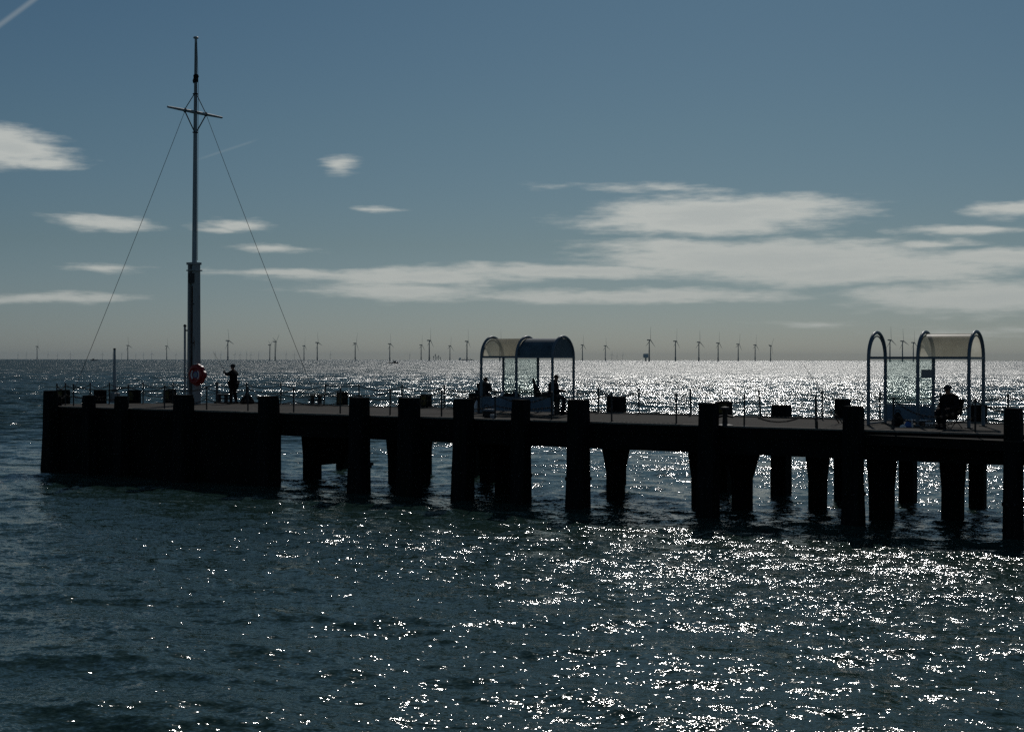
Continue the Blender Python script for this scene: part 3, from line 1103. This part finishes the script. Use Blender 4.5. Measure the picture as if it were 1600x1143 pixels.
S2 = ground(1357, 665)
sh2, zb2 = make_shelter(S2, 'hooped shelter with only its shoreward bay roofed in cream sheet', 2, 1.58, 1.52, 2.86,
                        {1: 'cream_sheet'}, [(0, 1.58)], [(0, 1.58)])
part('notice', MB().box((1.52 - .20, 1.55, 1.58), (.34, .02, .26)), 'sign_grey', sh2)
part('end_rail', MB().box((0, .79, .06), (.05, 1.46, .06)), 'shelter_paint', sh2)

# ------------------------------------------------------------------ people
def skin_mesh(name, pts, edges, mat, root, sub=1, fingers=()):
    keys = list(pts)
    me = bpy.data.meshes.new(name + '_frame')
    me.from_pydata([pts[k][:3] for k in keys], [(keys.index(a), keys.index(b)) for a, b in edges], [])
    o = bpy.data.objects.new(name + '_frame', me)
    COL.objects.link(o)
    md = o.modifiers.new('skin', 'SKIN')
    md.use_smooth_shade = True
    sv_ = me.skin_vertices[0].data
    for i, k in enumerate(keys):
        r = pts[k][3]
        sv_[i].radius = r if isinstance(r, tuple) else (r, r)
        sv_[i].use_root = (k == root)
    s = o.modifiers.new('sub', 'SUBSURF')
    s.levels = s.render_levels = sub
    dg = bpy.context.evaluated_depsgraph_get()
    out = bpy.data.meshes.new_from_object(o.evaluated_get(dg))
    bpy.data.objects.remove(o)
    out.name = name
    if fingers:
        vs = [tuple(v.co) for v in out.vertices]
        fs = [tuple(p.vertices) for p in out.polygons]
        mb = MB()
        mb.v, mb.f = vs, fs
        for path, rr in fingers:
            mb.tube(path, rr, 6)
        out = mb.mesh(name, mat, True)
    else:
        out.materials.clear()
        out.materials.append(MATS[mat])
        out.polygons.foreach_set('use_smooth', [True] * len(out.polygons))
    return out


def make_person(loc, rz, label, J, jacket='navy_cloth', trousers='denim_cloth', hat=None, head_yaw=0.0, bulk=1.12):
    """J: joints in a frame where the person faces +x; ends of limbs given, radii from human proportions"""
    o = thing('person', label, 'person', loc, rz)
    Pn = {}
    rads = dict(pelvis=(.135, .16), waist=(.115, .14), chest=(.13, .17), neckb=(.085, .12), neck=(.062, .062), headl=(.075, .07), headm=(.10, .082), headt=(.065, .06),
                shL=.062, elL=.042, wrL=.028, haL=(.035, .018), shR=.062, elR=.042, wrR=.028, haR=(.035, .018),
                hipL=.095, knL=.062, anL=.042, toL=.035, hipR=.095, knR=.062, anR=.042, toR=.035)
    for k, r in rads.items():
        Pn[k] = (*J[k], r)
    E = [('pelvis', 'waist'), ('waist', 'chest'), ('chest', 'neckb'), ('neckb', 'neck'), ('neck', 'headl'), ('headl', 'headm'), ('headm', 'headt'),
         ('neckb', 'shL'), ('shL', 'elL'), ('elL', 'wrL'), ('wrL', 'haL'), ('neckb', 'shR'), ('shR', 'elR'), ('elR', 'wrR'), ('wrR', 'haR'),
         ('pelvis', 'hipL'), ('hipL', 'knL'), ('knL', 'anL'), ('anL', 'toL'), ('pelvis', 'hipR'), ('hipR', 'knR'), ('knR', 'anR'), ('anR', 'toR')]
    fing = []
    for sd in ('L', 'R'):
        w, h = Vector(J['wr' + sd]), Vector(J['ha' + sd])
        d = (h - w).normalized()
        sdv = d.cross(Vector((0, 0, 1)))
        sdv = sdv.normalized() if sdv.length > .1 else Vector((0, 1, 0))
        dn = d.cross(sdv).normalized()
        if dn.z > 0: dn = -dn
        for i, (off, ln) in enumerate(((-.03, .070), (-.010, .080), (.010, .075), (.029, .058))):
            b = h + sdv * off
            fing.append(([b - d * .01, b + d * ln * .45, b + d * ln * .75 + dn * .025, b + d * ln * .7 + dn * .055], [.0095, .009, .0085, .007]))
        b = w.lerp(h, .45) + sdv * -.03
        fing.append(([b, b - sdv * .025 + d * .03, b - sdv * .02 + d * .06 + dn * .02], [.012, .010, .008]))
    body = obj('body', skin_mesh('body', Pn, E, 'skin', 'pelvis', 2, fing), o)
    # face: nose, ears, brows
    hm = Vector(J['headm'])
    yaw = Matrix.Rotation(head_yaw, 3, 'Z')
    fb = MB()
    fb.loft([[hm + yaw @ Vector(q) for q in ((.085, -.018, -.03), (.085, .018, -.03), (.088, 0, .03))], [hm + yaw @ Vector(q) for q in ((.118, -.010, -.028), (.118, .010, -.028), (.096, 0, .02))]])
    for y in (-.083, .083):
        fb.lathe([(0, -.008), (.025, -.006), (.028, .004), (0, .008)], 8, hm + yaw @ Vector((-.005, y, -.005)), Matrix.Rotation(R(90), 3, 'X'))
    part('face', fb, 'skin', o, True)
    eb = MB()
    for y in (-.032, .032):
        eb.lathe([(0, -.01), (.012, -.006), (.014, 0), (.012, .006), (0, .01)], 8, hm + yaw @ Vector((.083, y, .012)), None)
    part('eye', eb, 'white_plastic', o, True)
    part('mouth', MB().box(hm + yaw @ Vector((.092, 0, -.055)), (.012, .045, .01)), 'red_plastic', o)
    # hair
    hr = MB()
    hr.lathe([(.0, .088), (.05, .078), (.080, .045), (.088, .0), (.078, -.045)], 14, hm + yaw @ Vector((-.012, 0, .012)))
    part('hair', hr, 'hair', o, True)
    # clothes over the body
    def grow(keys, k, add=0.012):
        q = {}
        for kk in keys:
            r = rads[kk]
            r = tuple(x * k + add for x in r) if isinstance(r, tuple) else r * k + add
            q[kk] = (*J[kk], r)
        return q
    jk = ['pelvis', 'waist', 'chest', 'neckb', 'neck', 'shL', 'elL', 'wrL', 'shR', 'elR', 'wrR']
    jp = grow(jk, bulk, .024)
    jp['neckb'] = (*J['neckb'], (.115, .16))
    jp['neck'] = (*J['neck'], (.078, .078))
    jp['pelvis'] = (*J['pelvis'], (.135, .165))
    obj('jacket', skin_mesh('jacket', jp, [e for e in E if e[0] in jk and e[1] in jk], jacket, 'waist', 2), o)
    tk = ['pelvis', 'hipL', 'knL', 'anL', 'hipR', 'knR', 'anR']
    obj('trousers', skin_mesh('trousers', grow(tk, 1.12, .024), [e for e in E if e[0] in tk and e[1] in tk], trousers, 'pelvis', 2), o)
    for sd in ('L', 'R'):
        a, t = Vector(J['an' + sd]), Vector(J['to' + sd])
        d = (t - a)
        d.z = 0
        d.normalize()
        n = Vector((-d.y, d.x, 0))
        rings = []
        zf = min(a.z, t.z) - .045
        for k, w, h in ((-.09, .035, .08), (-.06, .045, .11), (.02, .047, .12), (.10, .05, .075), (.17, .045, .06), (.20, .02, .04)):
            c = Vector((a.x, a.y, 0)) + d * k
            rings.append([c + n * w + Vector((0, 0, zf)), c - n * w + Vector((0, 0, zf)), c - n * w * .8 + Vector((0, 0, zf + h)), c + n * w * .8 + Vector((0, 0, zf + h))])
        part('shoe', MB().loft(rings), 'black_cloth', o, True)
    if hat:
        hb = MB()
        top = hm + Vector((0, 0, .035))
        hb.lathe([(.108, -.01), (.110, .02), (.10, .065), (.06, .095), (0, .10)], 14, top + yaw @ Vector((-.008, 0, 0)))
        brim = [[top + yaw @ Vector((x, y, z0)) for (x, y) in ((.07, -.085), (.15, -.06), (.19, 0), (.15, .06), (.07, .085))] for z0 in (-.012, .004)]
        hb.loft(brim)
        if hat == 'brim':
            hb.lathe([(0, -.012), (.15, -.016), (.152, -.006), (0, -.002)], 16, top)
        part('hat', hb, 'grey_cloth', o, True)
    return o


def jo(**kw):
    return {k: v for k, v in kw.items()}


# angler standing, arms stretched out to hold his rod; back and left side towards us
stand = jo(pelvis=(0, 0, .93), waist=(.01, 0, 1.08), chest=(.01, 0, 1.27), neckb=(0, 0, 1.44), neck=(.02, 0, 1.52), headl=(.04, 0, 1.57), headm=(.045, 0, 1.645), headt=(.035, 0, 1.715),
           shL=(.02, .19, 1.40), elL=(.22, .20, 1.30), wrL=(.37, .10, 1.38), haL=(.43, .07, 1.40), shR=(.02, -.19, 1.40), elR=(.20, -.20, 1.30), wrR=(.33, -.06, 1.36), haR=(.39, -.02, 1.37),
           hipL=(0, .10, .88), knL=(.03, .15, .48), anL=(-.02, .24, .09), toL=(.13, .27, .05), hipR=(0, -.10, .88), knR=(.03, -.14, .48), anR=(-.02, -.19, .09), toR=(.13, -.22, .05))
V3 = ground(365, 631)
make_person(V3 + Vector((0, 0, .010)), R(158), 'person standing by the far railing with both arms held out, in dark clothes and hat', stand, 'black_cloth', 'black_cloth', 'brim', 0, 1.25)

# person sitting on the end of the bench of the first shelter, facing the shore end
sit_high = jo(pelvis=(0, 0, .70), waist=(.0, 0, .84), chest=(.05, 0, 1.02), neckb=(.10, 0, 1.17), neck=(.13, 0, 1.24), headl=(.16, 0, 1.28), headm=(.17, 0, 1.35), headt=(.16, 0, 1.42),
              shL=(.10, .19, 1.13), elL=(.12, .26, .86), wrL=(.34, .15, .86), haL=(.41, .10, .88), shR=(.10, -.19, 1.13), elR=(.14, -.27, .86), wrR=(.35, -.12, .88), haR=(.41, -.06, .90),
              hipL=(.05, .10, .67), knL=(.46, .14, .58), anL=(.34, .13, .09), toL=(.49, .14, .05), hipR=(.05, -.10, .67), knR=(.48, -.13, .60), anR=(.44, -.12, .09), toR=(.59, -.13, .05))
sp_ = S1 + Matrix.Rotation(TH, 3, 'Z') @ Vector((2.88, .36, 0))
make_person(sp_ + Vector((0, 0, .012)), TH + R(22), 'person in dark jacket sitting at the open end of the blue-roofed shelter bay', sit_high, 'navy_cloth', 'denim_cloth', None, 0, 1.25)

sit_low = jo(pelvis=(0, 0, .50), waist=(-.03, 0, .64), chest=(-.01, 0, .82), neckb=(.03, 0, .96), neck=(.06, 0, 1.03), headl=(.09, 0, 1.07), headm=(.10, 0, 1.14), headt=(.09, 0, 1.21),
             shL=(.02, .21, .91), elL=(.05, .29, .66), wrL=(.28, .20, .60), haL=(.35, .17, .59), shR=(.02, -.21, .91), elR=(.05, -.29, .66), wrR=(.28, -.18, .60), haR=(.35, -.15, .59),
             hipL=(.05, .10, .47), knL=(.47, .16, .50), anL=(.46, .16, .09), toL=(.61, .18, .05), hipR=(.05, -.10, .47), knR=(.42, -.15, .49), anR=(.24, -.14, .09), toR=(.39, -.15, .05))
V2 = ground(1484, 669.8)
make_person(V2 + Vector((0, 0, .012)), R(214), 'person in a cap slumped in a folding chair under the cream-roofed bay', sit_low, 'black_cloth', 'black_cloth', 'cap', -.5, 1.35)


def folding_chair(v, rz, label):
    c = thing('folding_chair', label, 'chair', v, rz)
    part('seat', MB().bbox_post(0.02, 0, [(.395, .22, .25, 0, 0), (.42, .23, .26, 0, 0)], .1), 'black_cloth', c)
    part('backrest', MB().bbox_post(-.24, 0, [(.42, .012, .23, 0, 0), (.86, .012, .24, -.10, 0)], .1), 'black_cloth', c)
    for y in (-.25, .25):
        part('leg', MB().tube([(-.26, y, 0), (.22, y, .42)], .012, 6), 'dark_steel', c)
        part('leg', MB().tube([(.26, y, 0), (-.22, y, .42), (-.36, y, .92)], .012, 6), 'dark_steel', c)
        part('armrest', MB().tube([(-.30, y * 1.08, .62), (.16, y * 1.08, .62), (.2, y * 1.0, .42)], .014, 6), 'dark_steel', c)
    part('rail', MB().tube([(-.26, -.25, .02), (-.26, .25, .02)], .011, 6).tube([(.26, -.25, .02), (.26, .25, .02)], .011, 6), 'dark_steel', c)


folding_chair(V2 + Vector((0, 0, .012)), R(214), 'folding chair under the person in the cap')

# hunched person at the left end of the first shelter
hun = jo(pelvis=(0, 0, .70), waist=(.02, 0, .82), chest=(.09, 0, .97), neckb=(.16, 0, 1.09), neck=(.21, 0, 1.15), headl=(.25, 0, 1.18), headm=(.275, 0, 1.24), headt=(.27, 0, 1.31),
         shL=(.15, .19, 1.04), elL=(.26, .24, .80), wrL=(.40, .12, .90), haL=(.45, .07, .95), shR=(.15, -.19, 1.04), elR=(.28, -.22, .80), wrR=(.42, -.12, .84), haR=(.47, -.08, .86),
         hipL=(.05, .10, .67), knL=(.44, .13, .62), anL=(.34, .13, .09), toL=(.49, .14, .05), hipR=(.05, -.10, .67), knR=(.46, -.13, .62), anR=(.42, -.12, .09), toR=(.57, -.13, .05))
Rz = Matrix.Rotation(TH, 3, 'Z')
make_person(S1 + Vector((0, 0, .012)) + Rz @ Vector((-.20, .38, 0)), TH + R(100), 'person hunched forward at the seaward end of the shelter bench', hun, 'grey_cloth', 'denim_cloth', None)

# ------------------------------------------------------------------ fishing tackle, bags, bitts
def rod(a, b, label, r0=.013, ring=True, bend=0.0):
    a, b = Vector(a), Vector(b)
    o = thing('fishing_rod', label, 'fishing rod', a)
    d = b - a
    L = d.length
    pts = [d * k + Vector((0, 0, -bend * k * k)) for k in (0, .15, .3, .5, .7, .85, 1)]
    part('blank', MB().tube(pts, [r0, r0 * .95, r0 * .85, r0 * .7, r0 * .55, r0 * .45, r0 * .35], 6), 'rod_carbon', o)
    part('handle', MB().tube([d * -.0, d * .14], r0 * 1.5, 8), 'rope_dark', o)
    u = d.normalized()
    s = u.cross(Vector((0, 1, .2))).normalized()
    part('reel', MB().lathe([(0, -.04), (.035, -.04), (.04, 0), (.028, .03), (0, .04)], 10, d * .2 + s * .05), 'dark_steel', o, True)
    for k in (.42, .6, .76, .9):
        part('line_guide', MB().torus(d * k + s * .02 + Vector((0, 0, -bend * k * k)), .018, .004, None, 8, 4), 'dark_steel', o)
    return o


hp = V3 + Matrix.Rotation(R(158), 3, 'Z') @ Vector((.42, .03, 1.37))
rod(hp + Vector((.12, 0, -.10)), hp + Vector((-.60, .25, .98)), 'fishing rod held up by the standing person', .012)
a = ground(412, 634.5)
rod(a + Vector((0, 0, .03)), ground(386, 630.5) + Vector((-.42, -.2, 1.72)), 'fishing rod leaning on the railing behind the standing person', .012)
a = ground(1311, 662)
q = (depth(*gp(1276, 672)))
rod(a + Vector((0, 0, .03)), Vector(((1256 - 800) / F * 41.0, 41.0, EYE - .12)), 'longest fishing rod slanting up beside the block left of the far shelter', .013)
rod(a + Vector((.12, .1, .03)), Vector(((1273 - 800) / F * 40.6, 40.6, EYE - .50)), 'shorter fishing rod crossing low beside the long one', .012)
a = ground(1274.8, 671.3)
rod(a + Vector((0.05, 0, .03)), a + Vector((.01, .02, 1.52)), 'upright fishing rod strapped to a near railing post', .014)
a = ground(911, 650.0)
rod(a + Vector((0, 0, .03)), Vector(((901 - 800) / F * a.y, a.y, EYE - .95)), 'short rod rest standing behind the pile right of the blue-roofed shelter', .012)


def bitts(v, label, h=.42, r=.10, sp=.34, group=None):
    o = thing('mooring_bitts', label, 'bollard', v + Vector((0, 0, .012)), TH + R(20), group)
    part('base', MB().box((0, 0, .03), (sp + .34, .30, .06)), 'dark_steel', o)
    for x in (-sp / 2, sp / 2):
        part('post', MB().lathe([(0, .06), (r, .06), (r * .9, .1), (r * .85, h - .1), (r * 1.25, h - .07), (r * 1.25, h - .01), (r * .8, h), (0, h)], 12, (x, 0, 0)), 'dark_steel', o, True)
    part('cross_bar', MB().tube([(-sp / 2 - .18, 0, h * .52), (sp / 2 + .18, 0, h * .52)], .035, 8), 'dark_steel', o)


bitts(ground(348, 630), 'twin mooring bitts between the mast and the standing person')
bitts(ground(494, 633), 'twin mooring bitts by the leaning railing post', .44)


def cleat_post(v, label):
    o = thing('mooring_bollard', label, 'bollard', v + Vector((0, 0, .012)), TH)
    part('base', MB().lathe([(0, 0), (.26, 0), (.26, .04), (.14, .07), (0, .07)], 14), 'dark_steel', o, True)
    part('stem', MB().lathe([(0, .06), (.085, .06), (.07, .3), (.09, .48), (.13, .52), (.12, .58), (0, .6)], 12), 'dark_steel', o, True)
    part('horn', MB().tube([(-.26, 0, .27), (0, 0, .33), (.26, 0, .29)], .035, 8), 'dark_steel', o, True)
    return o


cleat_post(ground(1133, 666.5), 'single horned mooring bollard beside a thick near pile')


def bag(v, s, label, mat='black_cloth', handle=True, rz=0.3, cat='bag'):
    o = thing('bag', label, cat, v + Vector((0, 0, .012)), rz)
    w, d, h = s
    rings = []
    for z, k in ((0, .9), (.08, 1.05), (.35, 1.0), (.65, .78), (.88, .45), (1.0, .18)):
        rings.append([(w / 2 * k * math.cos(a) * random.uniform(.88, 1.1), d / 2 * k * math.sin(a) * random.uniform(.88, 1.1), h * z) for a in [2 * math.pi * i / 12 for i in range(12)]])
    part('sack', MB().loft(rings), mat, o, True)
    if handle:
        part('handle', MB().torus((0, 0, h * .95), .09, .014, Matrix.Rotation(R(90), 3, 'X'), 10, 5, 0, math.pi), mat, o)
    return o


bag(ground(386.5, 631), (.62, .4, .42), 'dark slumped rucksack by the far railing behind the standing person')
rod(ground(384, 631.4) + Vector((0, 0, .03)), ground(386, 631) + Vector((.05, 0, .95)), 'short rod rest standing up from the rucksack', .014)
bag(ground(1403, 665.5), (.36, .32, .42), 'black rucksack on the deck inside the half-roofed shelter')
bag(ground(1419, 668), (.24, .2, .20), 'crumpled blue carrier bag beside the black rucksack', 'blue_plastic', False)
bag(ground(1424.5, 668), (.10, .10, .26), 'small white bottle standing by the blue carrier bag', 'white_plastic', False, 0, 'bottle')
bag(ground(1411, 668.3), (.20, .16, .09), 'small white carrier bag between rucksack and blue bag', 'white_plastic', False)


def tackle_box(v, s, label, mat, lid='dark_steel', rz=TH):
    o = thing('tackle_box', label, 'box', v + Vector((0, 0, .012)), rz)
    w, d, h = s
    part('tub', MB().bbox_post(0, 0, [(0, w * .46, d * .46, 0, 0), (h * .8, w * .5, d * .5, 0, 0)], .12), mat, o)
    part('lid', MB().bbox_post(0, 0, [(h * .8 + .002, w * .52, d * .52, 0, 0), (h, w * .48, d * .48, 0, 0)], .15), lid, o)
    part('handle', MB().torus((0, 0, h), w * .25, .012, Matrix.Rotation(R(90), 3, 'X'), 8, 5, 0, math.pi), 'dark_steel', o)
    return o


tackle_box(ground(1440, 664), (.34, .24, .16), 'low tackle box with pale lid at the foot of the middle hoop', 'dark_steel', 'white_plastic')
tackle_box(ground(1452, 665.5), (.20, .16, .10), 'small pale bait box next to the seated person in the cap', 'white_plastic', 'white_plastic')
tackle_box(ground(765, 653), (.34, .26, .30), 'dark tackle box in front of the blue-roofed shelter', 'dark_steel', 'sign_grey')
tackle_box(ground(771, 655), (.18, .14, .16), 'small pale box standing before the dark tackle box', 'sign_grey', 'white_plastic')
bag(ground(760, 651), (.26, .22, .34), 'dark bag between tackle box and shelter post')
bag(ground(745.5, 644), (.26, .22, .44), 'pale plastic sack standing seaward of the blue-roofed shelter', 'white_plastic', False)
# things on the bench of the first shelter (seat top at .60)
def on_bench(x, y=.36):
    return S1 + Vector((0, 0, .592)) + Rz @ Vector((x, y, 0))


def rod_bag(v):
    o = thing('rod_bag', 'tall slim rod bag leaning upright on the shelter bench', 'bag', v, TH)
    part('sleeve', MB().tube([(.10, 0, 0), (.04, 0, .2), (-.06, 0, .48), (-.14, 0, .72)], [.17, .13, .055, .045], 10), 'black_cloth', o, True)
    part('strap', MB().torus((-.05, 0, .4), .07, .012, Matrix.Rotation(R(90), 3, 'X'), 10, 5), 'black_cloth', o)


rod_bag(on_bench(2.20))
bag(on_bench(.95), (.5, .3, .17), 'flat dark bag lying on the bench in the cream-roofed bay', 'black_cloth', True, TH)
bag(on_bench(1.28), (.34, .26, .22), 'rounded dark bag at the middle of the bench', 'navy_cloth', True, TH)
bag(on_bench(.72), (.2, .2, .22), 'small pale carrier bag beside the hunched person', 'white_plastic', False, TH)
bag(on_bench(2.62), (.5, .28, .22), 'olive coat heaped on the bench beside the rod bag', 'rope_dark', False, TH, 'coat')
# hose lying on the deck
hs = [ground(x, y, DECK) + Vector((0, 0, .032)) for x, y in ((826, 650.5), (842, 652.5), (858, 655), (872, 654.5), (884, 651.5), (892, 648.5))]
tag(obj('hose', MB().tube(hs, .022, 6).mesh('hose', 'rope_dark', True)), 'dark hose lying on the deck beside the sitting person', 'hose')
# fallen chain on the open stretch
ch = MB()
pts = [ground(x, y) + Vector((0, 0, .03)) for x, y in ((1183, 652.5), (1192, 656.5), (1203, 659.3), (1216, 660.5), (1230, 659.5), (1243, 656.2), (1250, 653.2))]
for p, q in zip(pts[:-1], pts[1:]):
    sub = chain_mesh(p, q, 0.0)
    ch.add(sub.v, sub.f)
tag(obj('fallen_chain', ch.mesh('fallen_chain', 'rusty_chain')), 'loose chain lying in a curve on the open deck', 'chain')

# ------------------------------------------------------------------ wind farm, platform, boats
def turbine_meshes():
    t = MB().lathe([(2.6, 0), (2.6, 14), (2.1, 14), (1.9, 40), (1.35, 69), (0, 69)], 10)
    tp = MB().lathe([(3.4, 12.4), (3.4, 13.4), (2.2, 13.4), (2.2, 12.4)], 10)
    nac = MB().bbox_post(0, 0, [(68.6, 5.2, 1.6, -2.3, 0), (70.4, 5.6, 1.9, -2.3, 0), (72.2, 5.0, 1.7, -2.3, 0)], .3)
    hub = MB().lathe([(0, -1.4), (1.1, -1.2), (1.6, 0), (1.3, 1.4), (0, 2.2)], 10, (4.2, 0, 70.4), Matrix.Rotation(R(90), 3, 'Y'))
    bl = []
    for k, (r, c, th) in enumerate(((1.2, 1.9, .9), (6, 3.2, .7), (12, 2.9, .55), (24, 2.1, .40), (36, 1.35, .25), (43.5, .7, .14))):
        tw = R(18 - 0.5 * r)
        ring = []
        for (cx, cz) in ((-.5, 0), (-.2, .5), (.3, .35), (.5, 0), (.3, -.35), (-.2, -.5)):
            y, x = cx * c, cz * th
            ring.append((x * math.cos(tw) + y * math.sin(tw) * .5, y * math.cos(tw), r))
        bl.append(ring)
    blade = MB().loft(bl)
    return (t.mesh('tower', 'turbine_grey', True), tp.mesh('platform', 'turbine_grey'), nac.mesh('nacelle', 'turbine_grey'), hub.mesh('hub', 'turbine_grey', True), blade.mesh('blade', 'turbine_grey'))


TM = turbine_meshes()


def copy_thing(src):
    c = src.copy()
    COL.objects.link(c)
    for ch_ in list(src.children):
        d = ch_.copy()
        COL.objects.link(d)
        d.parent = c
    return c


proto = thing('wind_turbine', 'x', 'wind turbine', (0, 0, 0), 0, 'wind turbines of the nearer offshore rows')
for nm, me in zip(('tower', 'platform', 'nacelle', 'hub'), TM[:4]):
    obj(nm, me, proto)
for k in range(3):
    b = obj('blade', TM[4], proto, (4.4, 0, 70.4))
    b.rotation_euler = (R(120 * k), 0, 0)

farm = [
    (58, 541, 4, 'leftmost tall wind turbine, alone near the left edge of the horizon'),
    (199.7, 539.5, -12, 'wind turbine just right of the slim post at the pier head'),
    (260.5, 540.5, 2, 'wind turbine between the slim post and the mast column'),
    (356, 532, -12, 'tall wind turbine above the standing person'),
    (421.5, 538.7, 58, 'smaller of the two close wind turbines, with blades spread in a V'),
    (430, 533.5, 50, 'taller of the two close wind turbines right of the standing person'),
    (475, 540, 3, 'small wind turbine touched by the right mast stay'),
    (495.7, 535, -14, 'wind turbine just right of the right mast stay'),
    (555, 536, 18, 'wind turbine standing alone between the stay and the fishing boat'),
    (609, 537, -6, 'wind turbine directly above the dark fishing boat'),
    (658, 538.7, 6, 'shorter wind turbine close left of a much taller one'),
    (670.7, 531.6, 3, 'tallest wind turbine between the fishing boat and the first shelter'),
    (703, 540, 8, 'smallest wind turbine left of the first shelter'),
    (729.6, 533, 3, 'tall wind turbine nearest the left side of the first shelter'),
    (781, 533, -3, 'wind turbine hidden behind the cream roof but for its blade tip'),
    (910, 538.7, 2, 'first wind turbine right of the blue-roofed shelter'),
    (945.8, 540, -4, 'second wind turbine right of the blue-roofed shelter'),
    (1014.4, 531, 2, 'tallest wind turbine, beside the pale offshore platform'),
    (1055.3, 532.8, 4, 'first wind turbine right of the one at the offshore platform'),
    (1091.9, 534.4, -2, 'second wind turbine right of the one at the offshore platform'),
    (1122, 535.8, 2, 'third wind turbine right of the one at the offshore platform'),
    (1153.4, 537.5, 12, 'fourth wind turbine right of the one at the offshore platform'),
    (1179.8, 538.7, 5, 'last but one wind turbine in the descending row'),
    (1204, 540, 38, 'last wind turbine of the descending row, blades in a Y'),
    (1390.4, 531, -5, 'tallest wind turbine seen through the half-roofed shelter'),
    (1410, 532.7, -10, 'middle wind turbine seen between the shelter hoops'),
    (1427, 535, -2, 'wind turbine against the left side of the middle shelter hoop'),
]
for i, (x, hy, ph, lab) in enumerate(farm):
    o = proto if i == 0 else copy_thing(proto)
    hor = 560.5 + 0.00187 * x
    d = (70.4 - EYE) * F / (hor - hy)
    o.location = ((x - 800) / F * d, d, 0)
    o.rotation_euler = (0, 0, -math.atan((x - 800) / F) + R(20 + random.uniform(-6, 6)))
    o['label'] = lab
    for k, b in enumerate([c for c in o.children if c.name.startswith('blade')]):
        b.rotation_euler = (R(ph + 120 * k), 0, 0)

# small, far and faint ones: too small to show parts
fm = MB()
fm.lathe([(2.6, 0), (1.5, 87), (0, 87)], 6)
fm.box((2, 0, 88), (9, 3, 3))
for k in (0, 120, 240):
    a = R(k)
    fm.tube([(5, 0, 88), (5, 58 * math.sin(a), 88 + 58 * math.cos(a))], [1.8, .5], 4)
far_me = fm.mesh('distant_wind_turbine', 'turbine_grey')
left_far = [28, 41, 75, 90, 110, 160, 176, 190, 212, 224, 237, 275]
mid_far = [336, 345, 367, 375, 385, 392, 404, 447, 460, 516, 640]
right_far = [956, 964, 973]
ordn = ['first', 'second', 'third', 'fourth', 'fifth', 'sixth', 'seventh', 'eighth', 'ninth', 'tenth', 'eleventh', 'twelfth']
for xs_, txt in ((left_far, 'from the left among those left of the mast'), (mid_far, 'right of the mast before the first shelter'), (right_far, 'right of the blue-roofed shelter')):
    for i, x in enumerate(xs_):
        d = random.uniform(21000, 27000)
        o = obj('distant_wind_turbine', far_me, None, ((x - 800) / F * d, d, 0), -math.atan((x - 800) / F) + R(random.uniform(10, 60)))
        tag(o, 'faint distant wind turbine, %s %s' % (ordn[i], txt), 'wind turbine', 'faint wind turbines far out on the horizon')


def build_platform():
    d = 6200.0
    o = thing('offshore_platform', 'pale boxy offshore substation on a single leg beside the tallest turbine', 'platform', ((1009 - 800) / F * d, d, 0), R(-6))
    part('leg', MB().lathe([(3.2, 0), (3.0, 16), (0, 16)], 10), 'turbine_grey', o)
    part('topside', MB().bbox_post(0, 0, [(14, 6, 7, 0, 0), (17, 11, 9, 0, 0), (26, 11.5, 9, 0, 0), (32, 11, 9, 0, 0)], .08), 'platform_grey', o)
    part('helideck', MB().box((3, 0, 33.2), (17, 15, 1.0)), 'platform_grey', o)
    part('lower_deck', MB().box((-1, 0, 21), (26, 20, .8)), 'turbine_grey', o)


build_platform()


def boat(x, d, L, label, rz, cabin=True):
    o = thing('fishing_boat', label, 'boat', ((x - 800) / F * d, d, -.15), rz)
    W = L * .28
    rings = []
    for k, w, sh in ((-.5, .75, .0), (-.3, .95, .0), (0, 1, .05), (.3, .8, .35), (.45, .35, .8), (.5, .03, 1.1)):
        X_ = k * L
        w_ = w * W / 2
        top = L * .11 + sh * L * .05
        rings.append([(X_, -w_, top), (X_, -w_ * .8, 0), (X_, 0, -L * .04), (X_, w_ * .8, 0), (X_, w_, top)])
    part('hull', MB().loft(rings), 'hull_dark', o)
    part('wheelhouse', MB().bbox_post(L * .12, 0, [(L * .09, L * .13, W * .3, 0, 0), (L * .27, L * .11, W * .27, 0, 0)], .1), 'hull_dark', o)
    part('mast', MB().tube([(-L * .02, 0, L * .1), (-L * .02, 0, L * .42)], L * .012, 6), 'hull_dark', o)
    part('gantry', MB().tube([(-L * .42, -W * .3, L * .1), (-L * .42, -W * .3, L * .27), (-L * .42, W * .3, L * .27), (-L * .42, W * .3, L * .1)], L * .012, 6), 'hull_dark', o)


boat(615, 1750, 12.5, 'dark fishing boat below the horizon between stay and shelter', R(-12))
boat(147, 4200, 22, 'tiny boat on the horizon left of the slim post', R(170))


def ship(x, d, L, label):
    o = thing('cargo_ship', label, 'ship', ((x - 800) / F * d, d, -1), R(4))
    part('hull', MB().bbox_post(0, 0, [(-3, L * .46, L * .07, 0, 0), (L * .06, L * .5, L * .075, 0, 0)], .3), 'hull_dark', o)
    part('superstructure', MB().box((-L * .38, 0, L * .11), (L * .12, L * .12, L * .10)), 'platform_grey', o)
    for k in (-.1, .1, .28):
        part('crane', MB().tube([(L * k, 0, L * .05), (L * k, 0, L * .14)], L * .008, 5), 'hull_dark', o)


ship(728, 15500, 170, 'faint low ship on the horizon just left of the first shelter')


def forts(x, d):
    o = thing('sea_towers', 'faint cluster of thin towers on the horizon left of the first shelter', 'tower', ((x - 800) / F * d, d, 0), 0)
    for dx, h in ((-30, 46), (-12, 66), (5, 40), (22, 52), (40, 34)):
        part('tower', MB().box((dx, random.uniform(-20, 20), h / 2), (5, 5, h)).box((dx, 0, h * .75), (11, 9, h * .2)), 'hull_dark', o)


forts(682, 15000)
